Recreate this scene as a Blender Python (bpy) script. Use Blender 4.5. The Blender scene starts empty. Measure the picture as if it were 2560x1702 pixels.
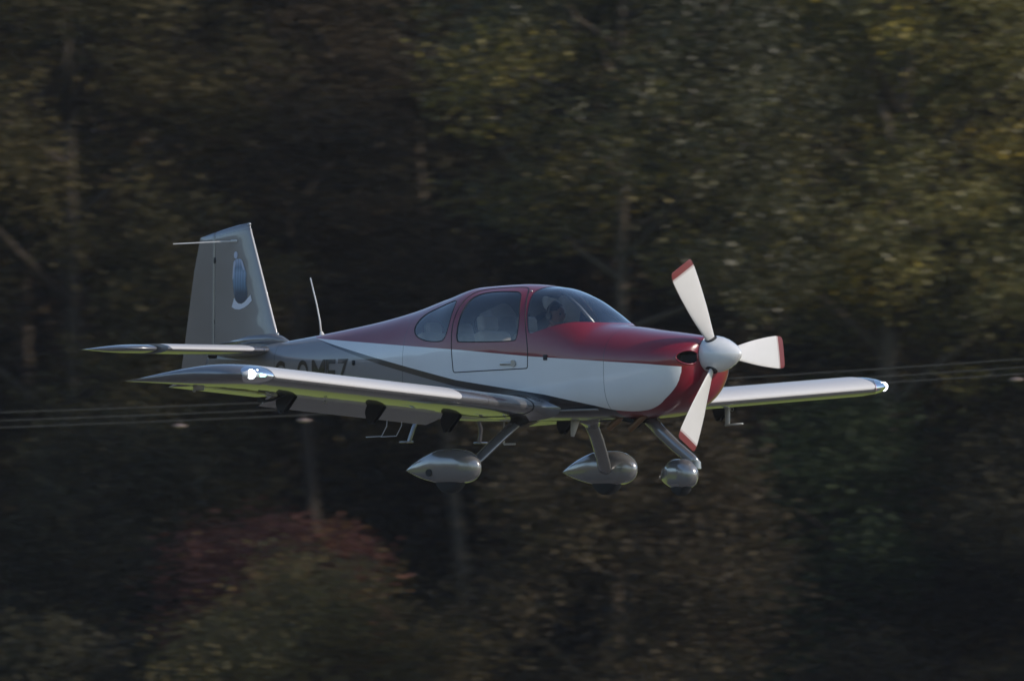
import bpy, bmesh, math, random
import numpy as np
from mathutils import Vector, Matrix, Quaternion

# ------------------------------------------------------------------ camera, sky, sun, exposure
scene = bpy.context.scene
R_ = math.radians
CAM_Z, CAM_UP, LENS, DIST = 1.7, 2.0, 407.4, 115.0
cd = bpy.data.cameras.new("camera"); cam = bpy.data.objects.new("camera", cd)
scene.collection.objects.link(cam); scene.camera = cam
cam.location = (0, 0, CAM_Z); cam.rotation_euler = (R_(90 + CAM_UP), 0, 0)
cd.sensor_width = 36; cd.lens = LENS; cd.clip_start = 1; cd.clip_end = 6000
cd.dof.use_dof = True; cd.dof.focus_distance = DIST - 1.0
cd.dof.aperture_fstop = 4.4; cd.dof.aperture_ratio = 0.31; cd.dof.aperture_blades = 0

SUN_EL, SUN_TOWARD = 31.0, 21.0            # sun to the right, a little on the camera's side
sdir = Vector((math.cos(R_(SUN_EL)) * math.cos(R_(SUN_TOWARD)),
               -math.cos(R_(SUN_EL)) * math.sin(R_(SUN_TOWARD)), math.sin(R_(SUN_EL))))
world = bpy.data.worlds.new("World"); scene.world = world; world.use_nodes = True
wn = world.node_tree.nodes; wl = world.node_tree.links
sky = wn.new("ShaderNodeTexSky"); sky.sky_type = 'NISHITA'; sky.sun_disc = False
sky.sun_elevation = R_(SUN_EL); sky.sun_rotation = math.atan2(sdir.x, sdir.y)
sky.air_density = 1.0; sky.dust_density = 0.4; sky.ozone_density = 2.2
wn["Background"].inputs[1].default_value = 0.15
wl.new(sky.outputs[0], wn["Background"].inputs[0])
sl = bpy.data.lights.new("sun", 'SUN'); sl.energy = 2.8; sl.angle = R_(0.53); sl.color = (1, .90, .78)
sun = bpy.data.objects.new("sun", sl); scene.collection.objects.link(sun)
sun.rotation_euler = (-sdir).to_track_quat('-Z', 'Y').to_euler()
scene.view_settings.view_transform = 'Standard'; scene.view_settings.look = 'None'
scene.view_settings.exposure = 0.08; scene.view_settings.gamma = 1.0
scene.cycles.use_denoising = True
scene.cycles.max_bounces = 10; scene.cycles.transparent_max_bounces = 16
scene.cycles.sample_clamp_indirect = 6

# ------------------------------------------------------------------ helpers
COL = scene.collection

def tag(o, label=None, cat=None, group=None, kind=None):
    if label: o["label"] = label
    if cat: o["category"] = cat
    if group: o["group"] = group
    if kind: o["kind"] = kind
    return o

def empty(name, loc=(0, 0, 0)):
    o = bpy.data.objects.new(name, None); COL.objects.link(o); o.location = loc
    o.empty_display_size = .3
    return o

def link(name, me, mat, parent=None, smooth=True):
    o = bpy.data.objects.new(name, me); COL.objects.link(o)
    if mat is not None and not me.materials: me.materials.append(mat)
    if parent: o.parent = parent
    if smooth is not None and len(me.polygons):
        me.polygons.foreach_set("use_smooth", np.full(len(me.polygons), bool(smooth)))
    return o

def mesh_py(verts, faces):
    me = bpy.data.meshes.new("m"); me.from_pydata([tuple(v) for v in verts], [], [tuple(f) for f in faces]); me.update()
    return me

def part(name, verts, faces, mat, parent, smooth=True, sharp=None):
    me = mesh_py(verts, faces)
    bm = bmesh.new(); bm.from_mesh(me); bmesh.ops.recalc_face_normals(bm, faces=bm.faces); bm.to_mesh(me); bm.free()
    if sharp: me.set_sharp_from_angle(angle=R_(sharp))
    o = link(name, me, mat, parent, smooth)
    return o

def tube(pts, rads, n=10, squash=None, cap=True):
    """swept tube through points; squash=(axis vector, factor) widens it along an axis"""
    pts = [Vector(p) for p in pts]; V = []; Fc = []
    if not hasattr(rads, '__len__'): rads = [rads] * len(pts)
    ref = None
    for i, p in enumerate(pts):
        t = (pts[min(i + 1, len(pts) - 1)] - pts[max(i - 1, 0)]).normalized()
        if ref is None:
            ref = Vector((0, 0, 1)) if abs(t.z) < .9 else Vector((1, 0, 0))
            if squash: ref = Vector(squash[0])
        a = (ref - t * ref.dot(t)).normalized(); b = t.cross(a); ref = a
        k = squash[1] if squash else 1
        for j in range(n):
            w = 2 * math.pi * j / n
            V.append(p + a * math.cos(w) * rads[i] * k + b * math.sin(w) * rads[i])
    for i in range(len(pts) - 1):
        for j in range(n):
            Fc.append((i * n + j, i * n + (j + 1) % n, (i + 1) * n + (j + 1) % n, (i + 1) * n + j))
    if cap:
        Fc.append(tuple(range(n))[::-1]); Fc.append(tuple(range((len(pts) - 1) * n, len(pts) * n)))
    return V, Fc

def merge(*vf):
    V = []; Fc = []
    for v, f in vf:
        k = len(V); V += list(v); Fc += [tuple(i + k for i in q) for q in f]
    return V, Fc

def lathe_x(prof, n=40, c=(0, 0, 0)):
    """profile of (x, r) turned about the x axis"""
    V = []; Fc = []
    for x, r in prof:
        for j in range(n):
            a = 2 * math.pi * j / n
            V.append((c[0] + x, c[1] + r * math.cos(a), c[2] + r * math.sin(a)))
    for i in range(len(prof) - 1):
        for j in range(n):
            Fc.append((i * n + j, i * n + (j + 1) % n, (i + 1) * n + (j + 1) % n, (i + 1) * n + j))
    Fc.append(tuple(range(n))); Fc.append(tuple(range((len(prof) - 1) * n, len(prof) * n)))
    return V, Fc

def rbox(sx, sy, sz, bev=.02, seg=2, M=None):
    bm = bmesh.new(); bmesh.ops.create_cube(bm, size=1)
    bmesh.ops.scale(bm, vec=(sx, sy, sz), verts=bm.verts)
    bmesh.ops.bevel(bm, geom=bm.edges[:], offset=bev, segments=seg, affect='EDGES', profile=.5)
    if M is not None: bmesh.ops.transform(bm, matrix=M, verts=bm.verts)
    bm.verts.index_update()
    V = [v.co.copy() for v in bm.verts]; Fc = [tuple(v.index for v in f.verts) for f in bm.faces]; bm.free()
    return V, Fc

def pchip(xs, ys, q):
    xs = np.array(xs, float); ys = np.array(ys, float)
    h = np.diff(xs); d = np.diff(ys) / h; m = np.zeros(len(xs)); m[0] = d[0]; m[-1] = d[-1]
    for i in range(1, len(xs) - 1):
        if d[i - 1] * d[i] > 0:
            w1 = 2 * h[i] + h[i - 1]; w2 = h[i] + 2 * h[i - 1]
            m[i] = (w1 + w2) / (w1 / d[i - 1] + w2 / d[i])
    q = np.atleast_1d(np.array(q, float)); k = np.clip(np.searchsorted(xs, q) - 1, 0, len(xs) - 2)
    t = (q - xs[k]) / h[k]
    return ((2 * t**3 - 3 * t**2 + 1) * ys[k] + (t**3 - 2 * t**2 + t) * h[k] * m[k]
            + (-2 * t**3 + 3 * t**2) * ys[k + 1] + (t**3 - t**2) * h[k] * m[k + 1])

def chaikin(poly, n=3):
    p = [np.array(a, float) for a in poly]
    for _ in range(n):
        q = []
        for i in range(len(p)):
            a, b = p[i], p[(i + 1) % len(p)]
            q += [a * .75 + b * .25, a * .25 + b * .75]
        p = q
    return np.array(p)

def poly_sdf(P, poly):
    """signed distance of points P (n,2) to a closed polygon, negative inside"""
    d = np.full(len(P), 1e9); inside = np.zeros(len(P), bool)
    for i in range(len(poly)):
        a = poly[i]; b = poly[(i + 1) % len(poly)]; e = b - a
        w = P - a; t = np.clip((w @ e) / (e @ e), 0, 1)
        d = np.minimum(d, np.linalg.norm(w - t[:, None] * e, axis=1))
        c1 = (a[1] <= P[:, 1]) != (b[1] <= P[:, 1])
        with np.errstate(divide='ignore', invalid='ignore'):
            xi = a[0] + (P[:, 1] - a[1]) / (b[1] - a[1]) * (b[0] - a[0])
        inside ^= c1 & (P[:, 0] < xi)
    return np.where(inside, -d, d)

def bm_split(bm, fun):
    """cut the faces of bm along the zero line of fun(coords array)"""
    bm.verts.ensure_lookup_table()
    co = np.array([v.co[:] for v in bm.verts]); val = fun(co)
    val[np.abs(val) < 4e-4] = 0
    vals = {v: x for v, x in zip(bm.verts, val)}
    hot = set()
    for e in list(bm.edges):
        a, b = e.verts; va, vb = vals[a], vals[b]
        if va * vb < 0:
            for f in e.link_faces: hot.add(f)
            _, nv = bmesh.utils.edge_split(e, a, va / (va - vb)); vals[nv] = 0.0
    for v, x in list(vals.items()):
        if x == 0:
            for f in v.link_faces: hot.add(f)
    for f in list(hot):
        vs = list(f.verts); s = [vals[v] for v in vs]
        if min(s) < 0 < max(s):
            z = [i for i, x in enumerate(s) if x == 0]
            if len(z) >= 2:
                i, j = z[0], z[-1]
                if len(z) > 2:
                    i, j = max(((a, b) for a in z for b in z if a < b), key=lambda q: min(q[1] - q[0], len(vs) - q[1] + q[0]))
                if (j - i) % len(vs) not in (1, len(vs) - 1):
                    try: bmesh.utils.face_split(f, vs[i], vs[j])
                    except Exception: pass

def extract(bm, faces, offset=0.0, nrm=None):
    """a new mesh of the given faces that keeps the smooth normals of the whole surface"""
    idx = {}; V = []; N = []; Fc = []
    for f in faces:
        q = []
        for v in f.verts:
            if v not in idx:
                idx[v] = len(V); n = nrm[v] if nrm else v.normal
                V.append(v.co + n * offset); N.append(n)
            q.append(idx[v])
        Fc.append(q)
    me = mesh_py(V, Fc)
    if len(me.polygons):
        me.polygons.foreach_set("use_smooth", np.ones(len(me.polygons), bool))
        me.normals_split_custom_set_from_vertices([tuple(n) for n in N])
    return me

def boundary_loops(me):
    cnt = {}
    for p in me.polygons:
        for k in p.edge_keys: cnt[k] = cnt.get(k, 0) + 1
    nb = {}
    for (a, b), c in cnt.items():
        if c == 1: nb.setdefault(a, []).append(b); nb.setdefault(b, []).append(a)
    loops = []; seen = set()
    for s in nb:
        if s in seen: continue
        lp = [s]; seen.add(s); cur = s
        while True:
            nx = [q for q in nb[cur] if q not in seen]
            if not nx: break
            cur = nx[0]; seen.add(cur); lp.append(cur)
        if len(lp) > 8: loops.append([me.vertices[i].co.copy() for i in lp])
    return loops

def ring_tube(loop, r, n=6):
    L = len(loop); V = []; Fc = []
    for i, p in enumerate(loop):
        t = (loop[(i + 1) % L] - loop[i - 1]).normalized()
        a = t.orthogonal().normalized()
        ref = Vector((0, 1, 0)); a = ref - t * ref.dot(t)
        a = a.normalized() if a.length > .05 else t.orthogonal().normalized()
        b = t.cross(a)
        for j in range(n):
            w = 2 * math.pi * j / n; V.append(p + (a * math.cos(w) + b * math.sin(w)) * r)
    for i in range(L):
        for j in range(n):
            k = (i + 1) % L
            Fc.append((i * n + j, i * n + (j + 1) % n, k * n + (j + 1) % n, k * n + j))
    return V, Fc

# ------------------------------------------------------------------ materials
def new_mat(name):
    m = bpy.data.materials.new(name); m.use_nodes = True
    nt = m.node_tree; return m, nt, nt.nodes, nt.links, nt.nodes["Principled BSDF"]

def pset(p, **kw):
    for k, v in kw.items():
        k = k.replace('_', ' ')
        s = p.inputs.get(k) or p.inputs.get(k.title())
        s.default_value = v if not (isinstance(v, tuple) and len(v) == 3) else (*v, 1)

def math_node(nt, op, a, b=None, c=None, clamp=False):
    n = nt.nodes.new("ShaderNodeMath"); n.operation = op; n.use_clamp = clamp
    for i, v in enumerate((a, b, c)):
        if v is None: continue
        if isinstance(v, (int, float)): n.inputs[i].default_value = v
        else: nt.links.new(v, n.inputs[i])
    return n.outputs[0]

def mixc(nt, fac, a, b):
    n = nt.nodes.new("ShaderNodeMix"); n.data_type = 'RGBA'
    if isinstance(fac, (int, float)): n.inputs[0].default_value = fac
    else: nt.links.new(fac, n.inputs[0])
    for i, v in ((6, a), (7, b)):
        if isinstance(v, tuple): n.inputs[i].default_value = (*v, 1) if len(v) == 3 else v
        else: nt.links.new(v, n.inputs[i])
    return n.outputs[2]

def noise(nt, scale, detail=3, coord=None, rough=.55):
    n = nt.nodes.new("ShaderNodeTexNoise"); n.inputs["Scale"].default_value = scale
    n.inputs["Detail"].default_value = detail; n.inputs["Roughness"].default_value = rough
    if coord is None:
        c = nt.nodes.new("ShaderNodeTexCoord"); coord = c.outputs["Object"]
    nt.links.new(coord, n.inputs["Vector"]); return n.outputs["Fac"]

def add_bump(nt, p, h, strength=.1, dist=.01, target="Normal"):
    b = nt.nodes.new("ShaderNodeBump"); b.inputs["Strength"].default_value = strength
    b.inputs["Distance"].default_value = dist; nt.links.new(h, b.inputs["Height"])
    nt.links.new(b.outputs[0], p.inputs[target])

def skin_waves(nt, p, s=.25):
    """the slight oil-canning of thin riveted sheet"""
    h = noise(nt, 3.0, 1)
    add_bump(nt, p, h, s, .012); add_bump(nt, p, h, s, .012, "Coat Normal")

RED = (.20, .006, .017); GREY = (.21, .205, .21); WHITE = (.80, .80, .79); BLACK = (.012, .012, .014)

def simple(name, col, rough=.5, metal=0., coat=0., var=.0, bump=0., **kw):
    m, nt, N, L, p = new_mat(name)
    pset(p, Base_Color=col, Roughness=rough, Metallic=metal, **{"Coat Weight": coat, "Coat Roughness": .04}, **kw)
    if var:
        f = noise(nt, 9, 4)
        L.new(mixc(nt, f, tuple(c * (1 - var) for c in col), tuple(min(1, c * (1 + var)) for c in col)), p.inputs["Base Color"])
    if bump: add_bump(nt, p, noise(nt, 60, 3), bump, .005)
    return m

def paint(p, coat=1.0, rough=.28, metal=0.):
    pset(p, Roughness=rough, Metallic=metal, **{"Coat Weight": coat, "Coat Roughness": .03, "Coat IOR": 1.55})

def fcurve(nt, xs, pts, x0=-8., x1=0., y0=-1., y1=1.5, smooth=None):
    n = nt.nodes.new("ShaderNodeFloatCurve"); c = n.mapping.curves[0]
    P = [((x - x0) / (x1 - x0), (y - y0) / (y1 - y0)) for x, y in pts]
    c.points[0].location = P[0]; c.points[1].location = P[-1]
    for q in P[1:-1]: c.points.new(*q)
    for q in c.points: q.handle_type = 'AUTO' if smooth is not None and q.location[0] > (smooth - x0) / (x1 - x0) else 'VECTOR'
    n.mapping.update(); nt.links.new(xs, n.inputs["Value"])
    return math_node(nt, 'MULTIPLY_ADD', n.outputs[0], y1 - y0, y0)

def make_fuselage_paint():
    m, nt, N, L, p = new_mat("fuselage_paint")
    tc = N.new("ShaderNodeTexCoord"); sx = N.new("ShaderNodeSeparateXYZ"); L.new(tc.outputs["Object"], sx.inputs[0])
    x, z = sx.outputs[0], sx.outputs[2]
    t = math_node(nt, 'MULTIPLY_ADD', x, 1 / 8., 1.0)
    zr = fcurve(nt, t, [(-8, .42), (-5.9, .40), (-5.446, .272), (-3.193, .103), (-2.247, .017), (-.793, -.089), (-.373, -.128), (0, -.16)])
    zs = fcurve(nt, t, [(-8, .9), (-5.9, .5), (-5.446, .272), (-4.5, .071), (-3.196, -.197), (-2.05, -.362), (-1.5, -.475),
                        (-1.18, -.537), (-.95, -.537), (-.80, -.500), (-.67, -.425), (-.575, -.35), (-.505, -.262), (-.468, -.17), (-.45, -.10), (-.43, .1), (0, .3)], smooth=-1.3)
    th = fcurve(nt, t, [(-8, 0), (-5.4, .0), (-5.1, .02), (-4.3, .055), (-3.0, .066), (-2.3, .085), (-1.95, .30), (-1.3, .30), (0, .3)])  # black stripe depth; its wide front part also paints in belly shadow
    gt = lambda a, b: math_node(nt, 'MULTIPLY_ADD', math_node(nt, 'SUBTRACT', a, b), 260., .5, clamp=True)
    red = gt(z, zr); white = gt(z, zs); nose = gt(x, -1.255)
    blk = gt(z, math_node(nt, 'SUBTRACT', zs, th))
    low = mixc(nt, blk, GREY, BLACK)
    low = mixc(nt, nose, low, RED)
    c = mixc(nt, white, low, WHITE); 
    front = gt(x, -5.95)
    red2 = math_node(nt, 'MULTIPLY', red, front)
    c = mixc(nt, red2, c, RED)
    # panel joints: cowling to firewall, tail cone frames
    for x0 in (-1.30, -3.98, -6.02):
        d = math_node(nt, 'ABSOLUTE', math_node(nt, 'SUBTRACT', x, x0))
        f = math_node(nt, 'LESS_THAN', d, .0028)
        c = mixc(nt, math_node(nt, 'MULTIPLY', f, .75), c, (.01, .01, .01))
    # faint oily dust
    f = noise(nt, 2.2, 5); f = math_node(nt, 'MULTIPLY_ADD', f, .25, -.10, clamp=True)
    c = mixc(nt, f, c, (.16, .145, .13))
    L.new(c, p.inputs["Base Color"]); paint(p, .75); skin_waves(nt, p, .16)
    return m

def make_wing_paint(name, s0, s1, y0, y1):
    """grey with a white band along the leading edge; uv = (metres round the nose, metres of span)"""
    m, nt, N, L, p = new_mat(name)
    uv = N.new("ShaderNodeUVMap"); uv.uv_map = "skin"; sx = N.new("ShaderNodeSeparateXYZ"); L.new(uv.outputs[0], sx.inputs[0])
    s, y = sx.outputs[0], sx.outputs[1]
    r = .05
    qx = math_node(nt, 'SUBTRACT', math_node(nt, 'ABSOLUTE', math_node(nt, 'SUBTRACT', s, (s0 + s1) / 2)), (s1 - s0) / 2 - r)
    qy = math_node(nt, 'SUBTRACT', math_node(nt, 'ABSOLUTE', math_node(nt, 'SUBTRACT', y, (y0 + y1) / 2)), (y1 - y0) / 2 - r)
    ax = math_node(nt, 'MAXIMUM', qx, 0.); ay = math_node(nt, 'MAXIMUM', qy, 0.)
    ln = math_node(nt, 'SQRT', math_node(nt, 'ADD', math_node(nt, 'MULTIPLY', ax, ax), math_node(nt, 'MULTIPLY', ay, ay)))
    f = math_node(nt, 'MULTIPLY_ADD', math_node(nt, 'SUBTRACT', r, ln), 300., .5, clamp=True)
    g = noise(nt, 1.5, 5)
    grey = mixc(nt, g, (.19, .185, .185), (.235, .228, .232))
    # rib and skin joints
    d = math_node(nt, 'ABSOLUTE', math_node(nt, 'SUBTRACT', math_node(nt, 'FRACT', math_node(nt, 'MULTIPLY_ADD', y, 1 / 1.22, .35)), .5))
    grey = mixc(nt, math_node(nt, 'MULTIPLY', math_node(nt, 'LESS_THAN', d, .0022), .6), grey, (.03, .03, .03))
    L.new(mixc(nt, f, grey, (.54, .52, .51)), p.inputs["Base Color"]); paint(p, 1.0, .22, .55); skin_waves(nt, p, .22)
    L.new(math_node(nt, 'MULTIPLY_ADD', f, -.55, .55), p.inputs["Metallic"]); L.new(math_node(nt, 'MULTIPLY_ADD', f, -.65, 1.), p.inputs["Coat Weight"]); L.new(math_node(nt, 'MULTIPLY_ADD', f, .3, .25), p.inputs["Roughness"])
    return m

M_FUS = make_fuselage_paint()
M_WING = make_wing_paint("wing_paint", -.012, .40, 1.78, 4.47)
M_STAB = make_wing_paint("stabiliser_paint", -.012, .30, .34, 1.52)
M_FIN = make_wing_paint("fin_paint", -.014, .014, .36, 1.43)
def grey_paint(name, col=GREY, metal=.5, rough=.22):
    m, nt, N, L, p = new_mat(name); g = noise(nt, 2.5, 5)
    L.new(mixc(nt, g, tuple(c * .88 for c in col), tuple(c * 1.1 for c in col)), p.inputs["Base Color"])
    paint(p, 1.0, rough, metal); skin_waves(nt, p, .15); return m
M_GREY = grey_paint("grey_metallic_paint")
M_PANT = grey_paint("wheel_fairing_paint", (.27, .262, .258), .5)
M_WHITE = grey_paint("white_gloss_paint", (.78, .77, .755), 0.)
M_BLADE = simple("propeller_white", (.62, .595, .57), .38, var=.05, coat=.25)
M_TIPRED = simple("propeller_tip_red", (.16, .02, .02), .4, var=.1)
M_TIPLINE = simple("propeller_tip_grey", (.45, .38, .36), .45)
M_BLACK = simple("black_rubber", (.014, .014, .015), .6, var=.2)
M_DARK = simple("dark_metal", (.03, .03, .032), .5, .5, var=.2)
M_STEEL = simple("bare_steel", (.45, .44, .43), .3, 1., var=.1)
M_EXH = simple("exhaust_steel", (.30, .19, .11), .42, 1., var=.3)
M_TYRE = simple("tyre_rubber", (.02, .02, .02), .8, var=.3, bump=.3)
M_LINER = simple("cabin_liner", (.24, .225, .21), .9, var=.15)
M_SEAT = simple("beige_leather", (.50, .42, .33), .55, var=.12, bump=.2)
M_PANEL = simple("panel_black", (.02, .02, .022), .7, var=.2)
M_ALU = simple("brace_aluminium", (.5, .5, .5), .35, .6)
M_SILVER = simple("aerial_white", (.6, .58, .55), .45)

def make_glass(name, tint, refl=1.0):
    m, nt, N, L, p = new_mat(name); N.remove(p)
    out = N["Material Output"]; tr = N.new("ShaderNodeBsdfTransparent"); tr.inputs[0].default_value = (*tint, 1)
    gl = N.new("ShaderNodeBsdfGlossy"); gl.inputs["Roughness"].default_value = .015; gl.inputs[0].default_value = (1, 1, 1, 1)
    fr = N.new("ShaderNodeFresnel"); fr.inputs[0].default_value = 1.5
    h = noise(nt, 2.2, 1); b = N.new("ShaderNodeBump"); b.inputs["Strength"].default_value = .25; b.inputs["Distance"].default_value = .012
    L.new(h, b.inputs["Height"]); L.new(b.outputs[0], gl.inputs["Normal"])
    f = math_node(nt, 'MULTIPLY_ADD', fr.outputs[0], 2.2 * refl, .0, clamp=True)
    mx = N.new("ShaderNodeMixShader"); L.new(f, mx.inputs[0]); L.new(tr.outputs[0], mx.inputs[1]); L.new(gl.outputs[0], mx.inputs[2])
    L.new(mx.outputs[0], out.inputs[0]); return m
M_GLASS = make_glass("acrylic_glazing", (.78, .80, .80))
M_LENS = make_glass("lamp_lens", (.95, .97, .98))

def make_lamp(name, col, s):
    m, nt, N, L, p = new_mat(name)
    pset(p, Base_Color=col, Emission_Color=col, Emission_Strength=s); return m
M_LAMPW = make_lamp("lit_white_lamp", (.9, .97, 1.), 5.); M_LAMPG = make_lamp("lit_green_lamp", (.50, 1., .78), 4.)
M_LAMPR = make_lamp("lit_red_lamp", (1., .35, .35), 2.5)
M_REFL = simple("reflector_white", (.6, .6, .6), .3, .2)

# ------------------------------------------------------------------ aircraft frame
# local axes: x forward (spinner tip at 0), y to port, z up from the thrust line.
YAW, ROLL = 41.8, 0.6
FPX = LENS / 36 * 2560
def ray(px, py):
    f = Vector((0, math.cos(R_(CAM_UP)), math.sin(R_(CAM_UP)))); u = Vector((0, -math.sin(R_(CAM_UP)), math.cos(R_(CAM_UP))))
    return f + Vector((1, 0, 0)) * ((px - 1280) / FPX) + u * ((851 - py) / FPX)
AC = empty("light_aircraft", Vector((0, 0, CAM_Z)) + ray(1853, 884) * (DIST - 3.5 * math.sin(R_(YAW))))
AC.rotation_euler = (R_(ROLL), 0, R_(-YAW))
tag(AC, "maroon, white and grey low-wing propeller aeroplane flying low past dark trees", "aeroplane")

# ---- fuselage surface
ST = [  # x, top, bottom, widest z, half width, top exponent, bottom exponent
 (-7.12, .215, -.060, .06, .035, 2.2, 2.2), (-6.9, .22, -.09, .06, .065, 2.2, 2.2), (-6.6, .23, -.125, .05, .11, 2.2, 2.3),
 (-6.1, .252, -.19, .04, .185, 2.2, 2.6), (-5.8, .282, -.24, .03, .235, 2.2, 2.8), (-5.2, .353, -.345, .0, .335, 2.2, 3.0),
 (-4.6, .437, -.44, -.02, .43, 2.2, 3.3), (-4.14, .525, -.51, -.03, .50, 2.2, 3.6), (-3.67, .645, -.575, -.03, .565, 2.25, 4.0),
 (-3.265, .735, -.60, -.03, .60, 2.35, 4.2), (-2.75, .748, -.605, -.03, .61, 2.4, 4.2), (-2.29, .705, -.61, -.04, .605, 2.35, 4.2),
 (-2.04, .625, -.61, -.05, .595, 2.3, 4.2), (-1.81, .490, -.61, -.06, .583, 2.3, 4.0), (-1.70, .405, -.61, -.06, .577, 2.35, 3.8),
 (-1.615, .343, -.61, -.06, .572, 2.4, 3.6), (-1.57, .326, -.61, -.06, .569, 2.4, 3.6), (-1.3, .292, -.612, -.07, .552, 2.4, 3.4),
 (-1.0, .252, -.60, -.08, .52, 2.35, 3.0), (-.80, .228, -.57, -.08, .49, 2.3, 2.8), (-.62, .204, -.505, -.07, .445, 2.25, 2.6),
 (-.52, .188, -.435, -.06, .40, 2.2, 2.5), (-.45, .172, -.35, -.05, .345, 2.2, 2.4), (-.41, .150, -.26, -.04, .28, 2.2, 2.3),
 (-.392, .120, -.17, -.02, .20, 2.1, 2.1)]
_sx = [s[0] for s in ST]
def sect(x): return [pchip(_sx, [s[k] for s in ST], x) for k in range(1, 7)]
def side_y(x, z):
    """half width of the fuselage at (x, z)"""
    zt, zb, zm, w, nt_, nb = [float(a[0]) for a in sect([x])]
    if z >= zm: k = min(1, (z - zm) / (zt - zm)); n = nt_
    else: k = min(1, (zm - z) / (zm - zb)); n = nb
    return w * max(0., 1 - k ** n) ** (1 / n)

def build_shell():
    xs = np.concatenate([np.arange(-7.12, -4.4, .05), np.arange(-4.4, -1.3, .02), np.arange(-1.3, -.55, .03), np.linspace(-.55, -.392, 16)])
    n = 144; zt, zb, zm, w, e1, e2 = sect(xs)
    th = np.linspace(0, 2 * np.pi, n, endpoint=False)
    bm = bmesh.new(); rings = []
    for i in range(len(xs)):
        c, s = np.cos(th), np.sin(th)
        e = np.where(s >= 0, e1[i], e2[i]); h = np.where(s >= 0, zt[i] - zm[i], zm[i] - zb[i])
        yy = w[i] * np.sign(c) * np.abs(c) ** (2 / e); zz = zm[i] + h * np.sign(s) * np.abs(s) ** (2 / e)
        # even out the parameter with respect to arc length
        P = np.stack([yy, zz], 1); P2 = np.vstack([P, P[:1]]); dl = np.r_[0, np.cumsum(np.linalg.norm(np.diff(P2, axis=0), axis=1))]
        q = np.linspace(0, dl[-1], n, endpoint=False)
        rings.append([bm.verts.new((xs[i], np.interp(a, dl, P2[:, 0]), np.interp(a, dl, P2[:, 1]))) for a in q])
    for i in range(len(xs) - 1):
        for j in range(n):
            k = (j + 1) % n
            bm.faces.new((rings[i][j], rings[i][k], rings[i + 1][k], rings[i + 1][j]))
    bm.faces.new(rings[-1]); bm.faces.new(rings[0][::-1])
    bmesh.ops.recalc_face_normals(bm, faces=bm.faces); bm.normal_update()
    return bm

WS = chaikin([(-1.40, .36), (-1.59, .337), (-1.70, .345), (-1.83, .345), (-2.06, .288), (-2.20, .245), (-2.255, .235), (-2.29, .33), (-2.36, .52), (-2.42, .66), (-2.40, .70), (-2.33, .80), (-1.9, 1.0), (-1.4, .9), (-1.4, .5)], 3)
DOORP = chaikin([(-2.29, -.103), (-2.247, -.102), (-2.245, -.05), (-2.245, .10), (-2.31, .33), (-2.40, .55), (-2.50, .69), (-2.62, .715), (-3.10, .705), (-3.24, .66), (-3.29, .45), (-3.27, .20), (-3.237, -.06), (-3.23, -.122), (-3.17, -.121), (-2.75, -.112)], 2)
WDOOR = chaikin([(-2.43, .166), (-2.395, .20), (-2.40, .36), (-2.46, .52), (-2.545, .66), (-2.72, .672), (-2.95, .674), (-3.10, .655), (-3.19, .60), (-3.215, .40), (-3.20, .185), (-3.15, .176)], 2)
WREAR = chaikin([(-3.37, .192), (-3.50, .188), (-3.66, .20), (-3.80, .245), (-3.87, .31), (-3.87, .39), (-3.80, .475), (-3.60, .545), (-3.45, .592), (-3.375, .60), (-3.345, .52), (-3.335, .33)], 2)
_xz = lambda co: co[:, [0, 2]]
f_ws = lambda co: poly_sdf(_xz(co), WS)
f_door = lambda co: poly_sdf(_xz(co), DOORP)
f_wd = lambda co: poly_sdf(_xz(co), WDOOR)
f_wr = lambda co: poly_sdf(_xz(co), WREAR)
def f_inlet(co):
    d = np.hypot((np.abs(co[:, 1]) - .285) / .105, (co[:, 2] + .03) / .068) - 1
    return np.where(co[:, 0] > -.75, d * .07, .5)

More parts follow.
